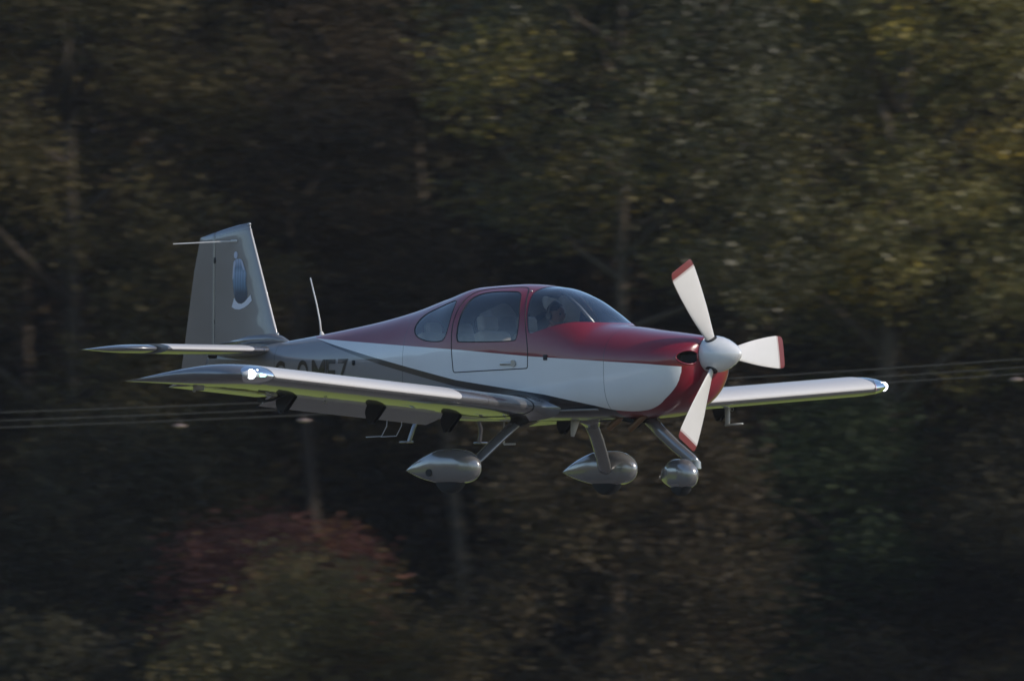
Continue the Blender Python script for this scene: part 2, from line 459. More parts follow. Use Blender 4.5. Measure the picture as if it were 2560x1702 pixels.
bm = build_shell()
for f in (f_ws, f_door, f_wd, f_wr, f_inlet): bm_split(bm, f)
bm.normal_update()
faces = list(bm.faces)
cen = np.array([f.calc_center_median()[:] for f in faces])
cls = np.full(len(faces), 'fuselage', object)
cls[f_door(cen) < 0] = 'door'
cls[f_wd(cen) < 0] = 'wdoor'; cls[f_wr(cen) < 0] = 'wrear'; cls[f_ws(cen) < 0] = 'ws'; cls[f_inlet(cen) < 0] = 'inlet'
def pick(c, side=0): return [f for f, k, q in zip(faces, cls, cen) if k == c and (side == 0 or q[1] * side > 0)]
fus = link("fuselage", extract(bm, pick('fuselage')), M_FUS, AC, None)
link("windscreen", extract(bm, pick('ws'), -.003), M_GLASS, AC, None)
for s in (-1, 1):
    d = link("door", extract(bm, pick('door', s)), M_FUS, AC, None)
    g = extract(bm, pick('wdoor', s), -.003); link("door_window", g, M_GLASS, d, None)
    for lp in boundary_loops(g): part("window_seal", *ring_tube(lp, .0065), M_BLACK, d)
    part("door_seam", *ring_tube([Vector((q[0], s * (side_y(q[0], q[1]) - .001), q[1])) for q in DOORP], .0055), M_BLACK, fus)
    g = extract(bm, pick('wrear', s), -.003); w = link("rear_window", g, M_GLASS, AC, None)
    for lp in boundary_loops(g): part("window_seal", *ring_tube(lp, .0065), M_BLACK, w)
    # door handle: a recessed lever
    hx, hz = -2.47, -.05; hy = side_y(hx, hz)
    V, Fc = merge(rbox(.15, .014, .028, .006, 2, Matrix.Translation((hx - .05, s * (hy + .012), hz))),
                  tube([(hx + .045, s * (hy - .004), hz), (hx + .045, s * (hy + .016), hz)], .034, 16))
    part("door_handle", V, Fc, M_STEEL, d, True, 40)
    # cowl air inlet: lip and dark duct
    me = extract(bm, pick('inlet', s)); b2 = bmesh.new(); b2.from_mesh(me)
    r = bmesh.ops.extrude_face_region(b2, geom=b2.faces[:])
    vs = [v for v in r['geom'] if isinstance(v, bmesh.types.BMVert)]
    org = [f for f in b2.faces if all(v not in set(vs) for v in f.verts)]
    bmesh.ops.delete(b2, geom=org, context='FACES_ONLY')
    c = sum((v.co for v in vs), Vector()) / len(vs)
    for v in vs: v.co = c + (v.co - c) * .8 + Vector((-.16, 0, 0))
    b2.to_mesh(me); b2.free(); inl = link("air_inlet", me, M_BLACK, AC, True)
    lp = [l for l in boundary_loops(me)]
    if lp: part("inlet_lip", *ring_tube(max(lp, key=len), .009), simple("inlet_lip_red", RED, .3, coat=1.), inl)
# cabin lining just inside the skin
lin = [f for f, k, q in zip(faces, cls, cen) if k in ('fuselage', 'door', 'seam') and -4.2 < q[0] < -1.36]
link("cabin_lining", extract(bm, lin, -.022), M_LINER, AC, None)
bm.free()

# ---- cabin fittings
b = Matrix.Translation
part("instrument_panel", *merge(rbox(.06, .96, .38, .03, 2, b((-2.0, 0, .04)) @ Matrix.Rotation(R_(-8), 4, 'Y')),
     rbox(.30, .80, .03, .012, 2, b((-1.90, 0, .255)))), M_PANEL, AC, True, 40)
part("cabin_floor", *rbox(2.6, 1.02, .02, .008, 1, b((-2.75, 0, -.52))), M_LINER, AC, True, 40)
part("rear_bulkhead", *rbox(.02, .66, .62, .008, 1, b((-4.10, 0, -.06))), M_LINER, AC, True, 40)
part("windscreen_brace", *tube([(-2.33, 0, .675), (-2.08, 0, .50), (-1.86, 0, .30)], [.017] * 3, 10), M_ALU, AC)
for sx_ in (-2.62, -3.40):
    for sy_ in (-.29, .29):
        c0 = rbox(.50, .46, .16, .06, 4, b((sx_, sy_, -.33)) @ Matrix.Rotation(R_(-6), 4, 'Y'))
        se = part("seat", *c0, M_SEAT, AC, True, 60)
        part("seat_back", *rbox(.14, .45, .60, .055, 4, b((sx_ - .31, sy_, -.01)) @ Matrix.Rotation(R_(-14), 4, 'Y')), M_SEAT, se, True, 60)
        part("headrest", *merge(rbox(.10, .20 if sx_ < -3 else .25, .16, .04, 4, b((sx_ - .43, sy_ * (.8 if sx_ < -3 else 1), .36 if sx_ > -3 else .31)) @ Matrix.Rotation(R_(-10), 4, 'Y')),
             tube([(sx_ - .40, sy_ + .05, .25), (sx_ - .42, sy_ + .05, .33)], .008, 6), tube([(sx_ - .40, sy_ - .05, .25), (sx_ - .42, sy_ - .05, .33)], .008, 6)), M_SEAT, se, True, 60)
        part("seat_base", *rbox(.40, .36, .14, .02, 1, b((sx_ - .02, sy_, -.45))), M_DARK, se, True, 40)
for sy_ in (-.29, .29):
    part("control_stick", *merge(tube([(-2.22, sy_, -.50), (-2.20, sy_, -.28), (-2.24, sy_, -.12)], [.012, .012, .012], 8),
         tube([(-2.24, sy_, -.13), (-2.245, sy_, -.03)], [.02, .017], 10)), M_PANEL, AC)

# ---- aerofoil surfaces
def foil(n, camber, thick, c0=0., c1=1., round_nose=False):
    """points (chord fraction, height) from the upper rear round the nose to the lower rear"""
    t = (1 - np.cos(np.linspace(0, math.pi, n))) / 2
    X = c0 + (c1 - c0) * t
    def yt(x): return 5 * thick * (.2969 * np.sqrt(x) - .126 * x - .3516 * x**2 + .2843 * x**3 - .1036 * x**4)
    def yc(x): p = .4; return np.where(x < p, camber / p**2 * (2 * p * x - x**2), camber / (1 - p)**2 * (1 - 2 * p + 2 * p * x - x**2))
    T = yt(X); Cm = yc(X)
    if round_nose:
        d = (X - c0); r = yt(np.array([c0 + .02]))[0]; w = np.clip(d / .035, 0, 1); T = T * np.sqrt(np.clip(w * (2 - w), 0, 1))
    up = np.stack([X, Cm + T], 1)[::-1]; lo = np.stack([X, Cm - T], 1)[1:]
    return np.vstack([up, lo])

def loft(name, secs, mat, parent, axis='y', side=1, c0=0., c1=1., camber=.02, n=34, nose=False, split=None, cap=True):
    """secs: (span, x of leading edge, chord, height, thickness ratio, incidence deg)"""
    V = []; UV = []; np_ = 0
    for (y, xl, ch, z, tk, inc) in secs:
        P = foil(n, camber, tk, c0, c1, nose); np_ = len(P)
        k = int(np.argmin(P[:, 0])); dl = np.r_[0, np.cumsum(np.linalg.norm(np.diff(P, axis=0), axis=1))] * ch
        s = dl[k] - dl
        for (u, v), si in zip(P, s):
            dx, dz = -u * ch, v * ch
            ca, sa = math.cos(R_(inc)), math.sin(R_(inc))
            X = xl + dx * ca - dz * sa * 0; Z = z + dz * ca + dx * sa
            V.append((X, side * y, Z) if axis == 'y' else (X, -Z if False else side * (v * ch), y))
            UV.append((si, y))
    m = np_; Fc = []
    for i in range(len(secs) - 1):
        for j in range(m - 1):
            Fc.append((i * m + j, i * m + j + 1, (i + 1) * m + j + 1, (i + 1) * m + j))
        Fc.append((i * m + m - 1, i * m, (i + 1) * m, (i + 1) * m + m - 1))
    if cap:
        Fc.append(tuple(range(m))); Fc.append(tuple(range((len(secs) - 1) * m, len(secs) * m)))
    me = mesh_py(V, Fc)
    uvl = me.uv_layers.new(name="skin")
    li = np.zeros(len(me.loops), int); me.loops.foreach_get("vertex_index", li)
    uvl.data.foreach_set("uv", np.array(UV)[li].ravel())
    bm = bmesh.new(); bm.from_mesh(me); bmesh.ops.recalc_face_normals(bm, faces=bm.faces)
    out = None
    if split:
        out = split(bm)
    bm.to_mesh(me); bm.free(); me.set_sharp_from_angle(angle=R_(38))
    o = link(name, me, mat, parent, True)
    return (o, out) if split else o

DIH = .0655
WLE, WCH, WZ0 = -2.045, 1.42, -.485
wz = lambda y: WZ0 + DIH * (y - .65)
def wsec(y, tk=.15): return (y, WLE, WCH, wz(y), tk, 1.8)
HINGE = .765
for s in (-1, 1):
    ys = [.50, .70, 1.2, 1.8, 2.4, 3.0, 3.6, 4.1, 4.47]
    wing = loft("wing", [wsec(y) for y in ys], M_WING, AC, side=s, c1=HINGE)
    # inboard trailing fairing, flap, aileron
    loft("wing_root_fairing", [wsec(.46), wsec(.74)], M_WING, wing, side=s, c0=HINGE - .004, nose=False)
    def flap_like(name, y0, y1, defl, drop, back):
        o = loft(name, [(y, WLE, WCH, wz(y), .15, 1.8) for y in np.linspace(y0, y1, 6)], M_WING, wing, side=s, c0=HINGE - .005 if defl < 15 else HINGE - .06, nose=True)
        hx = WLE - HINGE * WCH; co = np.zeros(len(o.data.vertices) * 3); o.data.vertices.foreach_get("co", co); co = co.reshape(-1, 3)
        hz = WZ0 + DIH * (np.abs(co[:, 1]) - .65) - .075
        dx, dz = co[:, 0] - hx, co[:, 2] - hz; a = R_(defl)
        co[:, 0] = hx + dx * math.cos(a) - dz * math.sin(a) * -1 * -1 + back; co[:, 2] = hz + dx * math.sin(a) + dz * math.cos(a) + drop
        o.data.vertices.foreach_set("co", co.ravel()); o.data.update(); return o
    flap_like("flap", .76, 3.18, 22, .012, -.005)
    flap_like("aileron", 3.21, 4.44, 5 if s < 0 else 2, .0, -.004)
    # wing tip with a lamp behind a clear lens in its leading edge
    T = np.r_[0, .06, .12, .2, .3, .4, .5, .6, .7, .78, .85, .91, .955, .985, 1.0]
    secs = []
    for t in T:
        k = max(0., 1 - t * t) ** .5
        off = .30 * (1 - k) ** 1.15; back = .20 * t ** 1.5
        ch = WCH - off + back
        secs.append((4.474 + .366 * t, WLE - off, ch, wz(4.474 + .366 * t), 0.15 * WCH / ch * max(.02, (1 - t ** 5)) ** .5 * (1 - .12 * t), 1.8))
    def cut(bm, s=s):
        uvl = bm.loops.layers.uv["skin"]
        def fl(co):
            yy = np.abs(co[:, 1]); k = np.sqrt(np.clip(1 - ((yy - 4.474) / .366) ** 2, 0, 1)); le = WLE - .30 * (1 - k) ** 1.15
            dz = co[:, 2] - (WZ0 + DIH * (yy - .65)); dx = le - co[:, 0]
            return np.where(dx < .22, (np.hypot((yy - 4.63) / .155, (dz - .006) / .078) - 1) * .05, .3)
        bm_split(bm, fl)
        bm.normal_update(); fs = list(bm.faces); c = np.array([f.calc_center_median()[:] for f in fs]); ins = fl(c) < 0
        sel = [f for f, q in zip(fs, ins) if q]; me = extract(bm, sel, -.001)
        bmesh.ops.delete(bm, geom=sel, context='FACES'); return me
    tip, lens = loft("wing_tip", secs, M_WING, wing, side=s, split=cut, n=44)
    link("landing_light_lens", lens, M_LENS, wing, None)
    yb = 4.60; zb_ = wz(yb)
    bowl = []
    def ball(c, r, sq=(1, 1, 1), nu=14, nv=9):
        V = []; Fc = []
        for i in range(nv + 1):
            ph = math.pi * i / nv
            for j in range(nu):
                w = 2 * math.pi * j / nu
                V.append((c[0] + r * sq[0] * math.sin(ph) * math.cos(w), c[1] + r * sq[1] * math.sin(ph) * math.sin(w), c[2] + r * sq[2] * math.cos(ph)))
        for i in range(nv):
            for j in range(nu): Fc.append((i * nu + j, i * nu + (j + 1) % nu, (i + 1) * nu + (j + 1) % nu, (i + 1) * nu + j))
        return V, Fc
    part("lamp_reflector", *ball((WLE - .135, s * 4.63, zb_ + .010), 1., (.085, .155, .056), 24, 14), M_REFL, wing)
    part("landing_lamp", *ball((WLE - .090, s * 4.695, zb_ + .010), .048), M_LAMPW, wing)
    part("strobe_lamp", *ball((WLE - .066, s * 4.635, zb_ + .040), .016), M_LAMPW, wing)
    part("navigation_lamp", *ball((WLE - .072, s * 4.565, zb_ + .004), .041, (1, 1.2, .75)), M_LAMPG if s < 0 else M_LAMPR, wing)
    # flap hinge brackets hanging under the wing
    for yb in (.86, 1.96, 3.24):
        zt = wz(yb) - .075; x0 = WLE - HINGE * WCH + .10
        prof = [(x0 + .15, zt + .02), (x0 + .02, zt + .03), (x0 - .08, zt + .02), (x0 - .115, zt - .05), (x0 - .10, zt - .115), (x0 - .065, zt - .175), (x0 - .035, zt - .175), (x0 + .05, zt - .09)]
        prof = chaikin(prof, 2); V = []; Fc = []
        for k, dy in enumerate((-.032, -.024, .024, .032)):
            for (a, c) in prof: V.append((a, s * yb + dy, c))
        m = len(prof)
        for k in (0, 2):
            for j in range(m): Fc.append((k * m + j, k * m + (j + 1) % m, (k + 1) * m + (j + 1) % m, (k + 1) * m + j))
            Fc.append(tuple(range(k * m, k * m + m))); Fc.append(tuple(range((k + 1) * m, (k + 2) * m)))
        V2, F2 = tube([(x0 - .05, s * yb - .045, zt - .155), (x0 - .05, s * yb + .045, zt - .155)], .016, 10)
        V3, F3 = tube([(x0 + .0, s * yb - .004, zt - .01), (x0 - .02, s * yb, zt - .08), (x0 - .05, s * yb + .004, zt - .15)], [.008, .010, .008], 6)
        part("hinge_bracket", *merge((V, Fc), (V2, F2), (V3, F3)), M_DARK, wing, True, 40)
    # aileron pushrod and outer hinge
    ya = 3.36; za = wz(ya) - .085
    part("aileron_pushrod", *merge(tube([(-2.93, s * ya, za + .01), (-3.08, s * (ya + .03), za - .035), (-3.24, s * (ya + .05), za - .05)], [.011, .014, .010], 8),
         rbox(.10, .02, .05, .008, 1, b((-3.20, s * (ya + .05), za - .03)))), M_DARK, wing, True, 40)
    part("aileron_hinge", *merge(rbox(.14, .012, .05, .01, 2, b((-3.10, s * 4.40, wz(4.4) - .085))), ball((-3.16, s * 4.40, wz(4.4) - .11), .016)), M_STEEL, wing, True, 40)
    part("tie_down_ring", *ring_tube([Vector((-2.72 + .018 * math.cos(a), s * 3.02, wz(3.02) - .125 + .018 * math.sin(a))) for a in np.linspace(0, 2 * math.pi, 16, endpoint=False)], .004), M_STEEL, wing)
    # root cuff where the wing meets the fuselage side
    cuff = [(y, WLE + dx, WCH + dx, wz(y), tk, 1.8) for y, dx, tk in ((.735, .004, .152), (.66, .010, .155), (.60, .028, .16), (.555, .075, .168), (.52, .16, .176))]
    loft("wing_root_cuff", cuff, M_GREY, wing, side=s, c1=.5)
    part("root_joint", *tube([(WLE - u * WCH + .004 if u < .02 else WLE - u * WCH, s * .742, wz(.742) + v * WCH * 1.012 - u * WCH * math.sin(R_(1.8))) for u, v in foil(18, .02, .151, 0, .5)], .0045, 6), M_BLACK, wing)
    if s > 0:
        part("pitot_tube", *merge(tube([(-2.42, 2.6, wz(2.6) - .06), (-2.42, 2.6, wz(2.6) - .26)], [.022, .018], 8, ((1, 0, 0), 1.6)),
             tube([(-2.45, 2.6, wz(2.6) - .265), (-2.22, 2.6, wz(2.6) - .255)], [.011, .009], 10)), M_SILVER, wing)

# ---- tailplane and elevators
HZ = .172
for s in (-1, 1):
    hs = loft("tailplane", [(y, -6.13 - .07 * (y / 1.55), .97 - .07 * (y / 1.55), HZ, .115, 0) for y in (.05, .4, .8, 1.2, 1.50, 1.55)], M_STAB, AC, side=s, c1=.62, camber=0.)
    el = loft("elevator", [(y, -6.13 - .07 * (y / 1.55), .97 - .07 * (y / 1.55), HZ, .115, 0) for y in (.12, .5, 1.0, 1.55, 1.575)], M_GREY, hs, side=s, c0=.625, camber=0., nose=True)
    secs = []
    for t in (0, .15, .35, .55, .72, .86, .95, 1.0):
        y = 1.58 + .33 * t; off = .10 * t ** 2.4; k = max(.03, 1 - t ** 5) ** .5
        secs.append((y, -6.33 - off, .78 - off, HZ, .115 * k, 0))
    loft("elevator_horn", secs, M_GREY, hs, side=s, camber=0.)
    part("elevator_hinge", *rbox(.12, .02, .05, .008, 1, b((-6.66, s * .42, HZ - .052))), M_DARK, hs, True, 40)
part("tail_fairing", *merge(lathe_x([(-.35, .012), (-.2, .05), (0, .07), (.22, .05), (.40, .012)], 20, (-6.72, 0, HZ))), M_GREY, AC)

# ---- fin and rudder (lofted upward)
FT, FB = 1.435, .12
def fin_le(z): return -6.15 - .38 * (z - .323) / (1.465 - .323)
def rud_te(z): return -7.446 + .21 * (z - .244) / (1.367 - .244)
HX = -6.985
def fin_half(x, z, tk=.095):
    l = fin_le(z); ch = l - rud_te(z); u = min(1, max(0, (l - x) / ch))
    return 5 * tk * ch * (.2969 * math.sqrt(u) - .126 * u - .3516 * u * u + .2843 * u**3 - .1036 * u**4)
def fin_loft(name, zs, a, bnd, mat, parent, nose=False):
    V = []; UV = []; n = 30
    for z in zs:
        l, t = fin_le(z), rud_te(z); ch = l - t
        top = max(0., (z - 1.36) / (1.468 - 1.36)); sc = max(.03, 1 - top ** 3) ** .5
        x0 = l if a is None else a; x1 = t if bnd is None else bnd
        # drooping top edge towards the rudder
        q = (1 - np.cos(np.linspace(0, math.pi, n))) / 2; X = x0 + (x1 - x0) * q
        Y = np.array([fin_half(x, z) for x in X]) * sc
        if nose: w = np.clip((x0 - X) / .03, 0, 1); Y = Y * np.sqrt(w * (2 - w))
        slope = lambda x: .0 if z < 1.0 else (z - 1.0) / .47 * (-.139 * np.clip((fin_le(1.465) - x) / .706, -.2, 1.1) ** 1.25 if x < fin_le(1.465) else 0)
        P = [(x, y, z + float(slope(x))) for x, y in zip(X[::-1], Y[::-1])] + [(x, -y, z + float(slope(x))) for x, y in zip(X[1:], Y[1:])]
        xx = np.array([(p[0], p[1]) for p in P]); dl = np.r_[0, np.cumsum(np.linalg.norm(np.diff(xx, axis=0), axis=1))]
        UV += [(dl[n - 1] - d_, z) for d_ in dl]; V += P
    m = 2 * n - 1; Fc = []
    for i in range(len(zs) - 1):
        for j in range(m - 1): Fc.append((i * m + j, i * m + j + 1, (i + 1) * m + j + 1, (i + 1) * m + j))
        Fc.append((i * m + m - 1, i * m, (i + 1) * m, (i + 1) * m + m - 1))
    Fc.append(tuple(range(m))); Fc.append(tuple(range((len(zs) - 1) * m, len(zs) * m)))
    me = mesh_py(V, Fc); uvl = me.uv_layers.new(name="skin")
    li = np.zeros(len(me.loops), int); me.loops.foreach_get("vertex_index", li); uvl.data.foreach_set("uv", np.array(UV)[li].ravel())
    bm = bmesh.new(); bm.from_mesh(me); bmesh.ops.recalc_face_normals(bm, faces=bm.faces); bm.to_mesh(me); bm.free()
    me.set_sharp_from_angle(angle=R_(40)); return link(name, me, mat, parent, True)
ZS = [.14, .3, .5, .7, .9, 1.0, 1.1, 1.2, 1.3, 1.36, 1.40, 1.43, 1.45, 1.462, 1.468]
fin = fin_loft("fin", ZS, None, HX, M_FIN, AC)
fin_loft("rudder", [-.10, -.06, 0.] + ZS, HX - .012, None, M_GREY, fin, True)
for z in (.48, 1.10):
    part("rudder_hinge", *rbox(.03, .075, .06, .008, 1, b((HX - .005, 0, z))), M_DARK, fin, True, 40)
part("fin_root_fillet", *tube([(-5.98, 0, .245), (-6.10, 0, .270), (-6.22, 0, .285), (-6.5, 0, .28), (-6.9, 0, .25)], [.012, .045, .07, .075, .05], 14), M_GREY, fin)
for z, x in ((1.452, -6.535), (.335, -6.158)):
    part("fin_edge_cap", *ball((x, 0, z), .018), M_STEEL, fin)
for s in (-1, 1):
    part("whisker_aerial", *merge(tube([(-6.74, s * .03, 1.285), (-6.80, s * .07, 1.285), (-7.16, s * .46, 1.262)], [.009, .0075, .006], 8),
         rbox(.09, .03, .025, .008, 1, b((-6.71, s * .042, 1.288)))), M_SILVER, fin, True, 40)

# emblem on the fin: a robed standing figure over a curved scroll, laid flat on the starboard skin
def make_robe():
    m, nt, N, L, p = new_mat("emblem_robe_print")
    tc = N.new("ShaderNodeTexCoord"); sx = N.new("ShaderNodeSeparateXYZ"); L.new(tc.outputs["Object"], sx.inputs[0])
    z = math_node(nt, 'MULTIPLY_ADD', sx.outputs[2], 1 / .42, -.66 / .42, clamp=True)
    r = N.new("ShaderNodeValToRGB"); L.new(z, r.inputs[0]); e = r.color_ramp.elements
    e[0].color = (.03, .04, .065, 1); e[0].position = .0; e[1].color = (.42, .50, .66, 1); e[1].position = 1.
    for q, c in ((.25, (.05, .075, .11, 1)), (.45, (.15, .25, .36, 1)), (.72, (.30, .42, .58, 1)), (.86, (.17, .26, .38, 1))):
        k = e.new(q); k.color = c
    w = N.new("ShaderNodeTexWave"); w.inputs["Scale"].default_value = 9.; w.inputs["Distortion"].default_value = 1.5; w.bands_direction = 'X'
    L.new(tc.outputs["Object"], w.inputs[0])
    c = mixc(nt, math_node(nt, 'MULTIPLY', w.outputs["Fac"], .45), r.outputs[0], (.04, .06, .09))
    L.new(c, p.inputs["Base Color"]); paint(p, .6, .4); return m
M_ROBE = make_robe()
M_FACE = simple("emblem_pale_print", (.50, .54, .66), .4, coat=.6, var=.1); M_SCROLL = simple("emblem_scroll_print", (.66, .67, .72), .4, coat=.6, var=.06)
def decal(name, poly, mat, lift=.003):
    """a flat print cut to outline (x, z) and laid on the starboard fin skin"""
    bm = bmesh.new(); vs = [bm.verts.new((x, 0, z)) for x, z in poly]; bm.faces.new(vs)
    bmesh.ops.triangulate(bm, faces=bm.faces)
    for _ in range(2): bmesh.ops.subdivide_edges(bm, edges=[e for e in bm.edges if e.calc_length() > .03], cuts=1)
    for v in bm.verts: v.co.y = -(fin_half(v.co.x, v.co.z) + lift)
    bmesh.ops.recalc_face_normals(bm, faces=bm.faces)
    me = bpy.data.meshes.new("m"); bm.to_mesh(me); bm.free(); return link(name, me, mat, fin, True)
def epx(u, v):   # zoomed emblem picture (871 x 1568 over 100 x 180 photo pixels) -> fin plane
    px, py = 560 + u * 100 / 871, 610 + v * 180 / 1568
    return (-6.686 + (px - 586.2) * (.236 / (629.7 - 586.2)) * .985, 1.187 - (py - 627.5) * (.538 / (760 - 627.5)))
decal("emblem_robe", chaikin([epx(*q) for q in [(230, 330), (330, 320), (375, 360), (430, 520), (450, 590), (470, 640), (470, 720), (455, 800), (480, 960), (500, 1100), (490, 1200), (430, 1240), (390, 1290), (300, 1285), (230, 1190), (190, 1080), (185, 950), (165, 820), (160, 720), (180, 500), (175, 390)]], 2), M_ROBE)
decal("emblem_head", chaikin([epx(*q) for q in [(205, 165), (260, 165), (275, 230), (262, 300), (240, 325), (205, 310), (185, 250)]], 2), M_FACE, .0035)
decal("emblem_sleeve", chaikin([epx(*q) for q in [(335, 325), (372, 345), (435, 560), (410, 590), (370, 480)]], 2), M_FACE, .005)
decal("emblem_sleeve", chaikin([epx(*q) for q in [(225, 345), (180, 400), (160, 760), (178, 790), (205, 560), (235, 420)]], 2), M_FACE, .005)
sc_ = [(205, 1165), (245, 1240), (300, 1295), (370, 1305), (440, 1265), (500, 1195), (570, 1110), (600, 1240), (520, 1330), (430, 1390), (320, 1425), (220, 1410), (148, 1365)]
decal("emblem_scroll", [epx(*q) for q in sc_], M_SCROLL, .004)

# ---- registration letters on the rear fuselage sides
def lettering():
    cu = bpy.data.curves.new("reg", 'FONT'); cu.size = 1.0; cu.offset = .016
    to = bpy.data.objects.new("reg", cu); COL.objects.link(to)
    spec = [("G", -5.925, .17), ("-", -5.76, .10), ("O", -5.555, .18), ("M", -5.30, .215), ("E", -5.105, .155), ("Z", -4.915, .17)]
    for s in (-1, 1):
        parts = []
        for ch, xc, w in spec:
            cu.body = ch; bpy.context.view_layer.update()
            me = to.evaluated_get(bpy.context.evaluated_depsgraph_get()).to_mesh()
            co = np.array([v.co[:] for v in me.vertices]); fs = [tuple(p.vertices) for p in me.polygons]
            lo, hi = co.min(0), co.max(0); h = .27
            bm = bmesh.new()
            for c in co:
                u = (c[0] - lo[0]) / max(1e-6, hi[0] - lo[0]) - .5
                v = (c[1] / .729 if ch != "-" else c[1] / .729)
                if ch == "-": u *= .7
                bm.verts.new(((xc if s < 0 else -10.84 - xc) + u * w * (1 if s < 0 else -1), 0, -.205 + h * v))
            bm.verts.ensure_lookup_table()
            for f in fs:
                try: bm.faces.new([bm.verts[i] for i in f])
                except ValueError: pass
            to.to_mesh_clear()
            bmesh.ops.triangulate(bm, faces=bm.faces)
            for _ in range(2): bmesh.ops.subdivide_edges(bm, edges=[e for e in bm.edges if e.calc_length() > .045], cuts=1)
            for v in bm.verts: v.co.y = s * (side_y(v.co.x, v.co.z) + .004)
            bmesh.ops.recalc_face_normals(bm, faces=bm.faces)
            me2 = bpy.data.meshes.new("m"); bm.to_mesh(me2); bm.free()
            link("registration_letter", me2, M_LETTER, fus, True)
    bpy.data.objects.remove(to)
M_LETTER = simple("letter_black", (.012, .012, .015), .35, coat=.6)
lettering()

# ---- propeller
part("spinner", *lathe_x([(-.395, .178), (-.36, .184), (-.30, .181), (-.24, .168), (-.18, .146), (-.12, .115), (-.07, .083), (-.035, .053), (-.012, .027), (-.002, .010), (0, .002)], 48), M_WHITE, AC, True, 60)
part("spinner_backplate", *lathe_x([(-.405, .170), (-.397, .181)], 40), M_STEEL, AC, True, 40)
PROP_R, PX = 1.0, -.31
def blade(ang):
    rs = np.r_[.12, .17, .22, .30, .40, .50, .60, .70, .78, .85, .895, .91, .93, .95, .975, .99, 1.0]
    ch = np.interp(rs, [.1, .2, .35, .55, .75, .9, .97, .99, 1.0], [.078, .102, .165, .240, .295, .322, .312, .292, .25])
    be = np.interp(rs, [.1, .3, .6, 1.0], [32, 17, 9, 5]); tk = np.interp(rs, [.1, .2, .5, 1.0], [.055, .036, .020, .008])
    er = Vector((0, math.cos(ang), math.sin(ang))); et = er.cross(Vector((1, 0, 0))) * -1   # direction of travel, clockwise from the cabin
    et = Vector((0, math.sin(ang), -math.cos(ang))) * 1.0
    n = 20; rings = []
    for r, c, be_, t in zip(rs, ch, be, tk):
        cd_ = (et * math.cos(R_(be_)) + Vector((1, 0, 0)) * math.sin(R_(be_))).normalized(); nd = er.cross(cd_)
        o = Vector((PX, 0, 0)) + er * r - cd_ * c * .06
        rings.append([o + cd_ * (c / 2 * math.cos(2 * math.pi * j / n)) + nd * (t / 2 * math.sin(2 * math.pi * j / n)) for j in range(n)])
    def seg(i0, i1):
        V = [p for q in rings[i0:i1 + 1] for p in q]; Fc = []
        for i in range(i1 - i0):
            for j in range(n): Fc.append((i * n + j, i * n + (j + 1) % n, (i + 1) * n + (j + 1) % n, (i + 1) * n + j))
        Fc.append(tuple(range(n))); Fc.append(tuple(range((i1 - i0) * n, (i1 - i0 + 1) * n))); return V, Fc
    bl = part("propeller_blade", *seg(0, 11), M_BLADE, AC, True, 50)
    part("blade_stripe", *seg(11, 12), M_TIPLINE, bl, True, 50)
    part("blade_tip", *seg(12, 16), M_TIPRED, bl, True, 50)
    c = Vector((PX, 0, 0)) + er * .155
    part("blade_cuff", *tube([Vector((PX, 0, 0)) + er * .150, Vector((PX, 0, 0)) + er * .181], [.062, .060], 20), M_DARK, bl, True, 40)
for a in (0, 120, 240): blade(R_(a + 1))

# ---- undercarriage
def teardrop(name, c, L, H, W, mat, parent, yaw=0., flat=.0):
    """wheel fairing: blunt nose, pointed tail"""
    n, m = 26, 28; V = []; Fc = []
    for i in range(n + 1):
        u = (1 - math.cos(math.pi * i / n)) / 2
        t = 1.02 * (2.2 * math.sqrt(max(u, 0)) * (1 - u) ** .95 + .32 * u * (1 - u)) / 1.0
        t = min(1., t / .90)
        hz = H / 2 * t; wy = W / 2 * min(1., t * 1.02) ** 1.05
        if i == n: hz, wy = .012, .008
        zc = .02 * math.sin(math.pi * u) - .015 * u
        for j in range(m):
            a = 2 * math.pi * j / m; e = 2 / 2.5
            y = wy * math.copysign(abs(math.cos(a)) ** e, math.cos(a)); z = hz * math.copysign(abs(math.sin(a)) ** e, math.sin(a))
            V.append((L * (.42 - u), y, zc + max(z, -hz * .93)))
    for i in range(n):
        for j in range(m): Fc.append((i * m + j, i * m + (j + 1) % m, (i + 1) * m + (j + 1) % m, (i + 1) * m + j))
    Fc.append(tuple(range(m))); Fc.append(tuple(range(n * m, (n + 1) * m)))
    M = Matrix.Translation(c) @ Matrix.Rotation(R_(yaw), 4, 'Z')
    return part(name, [M @ Vector(v) for v in V], Fc, mat, parent, True, 60), M

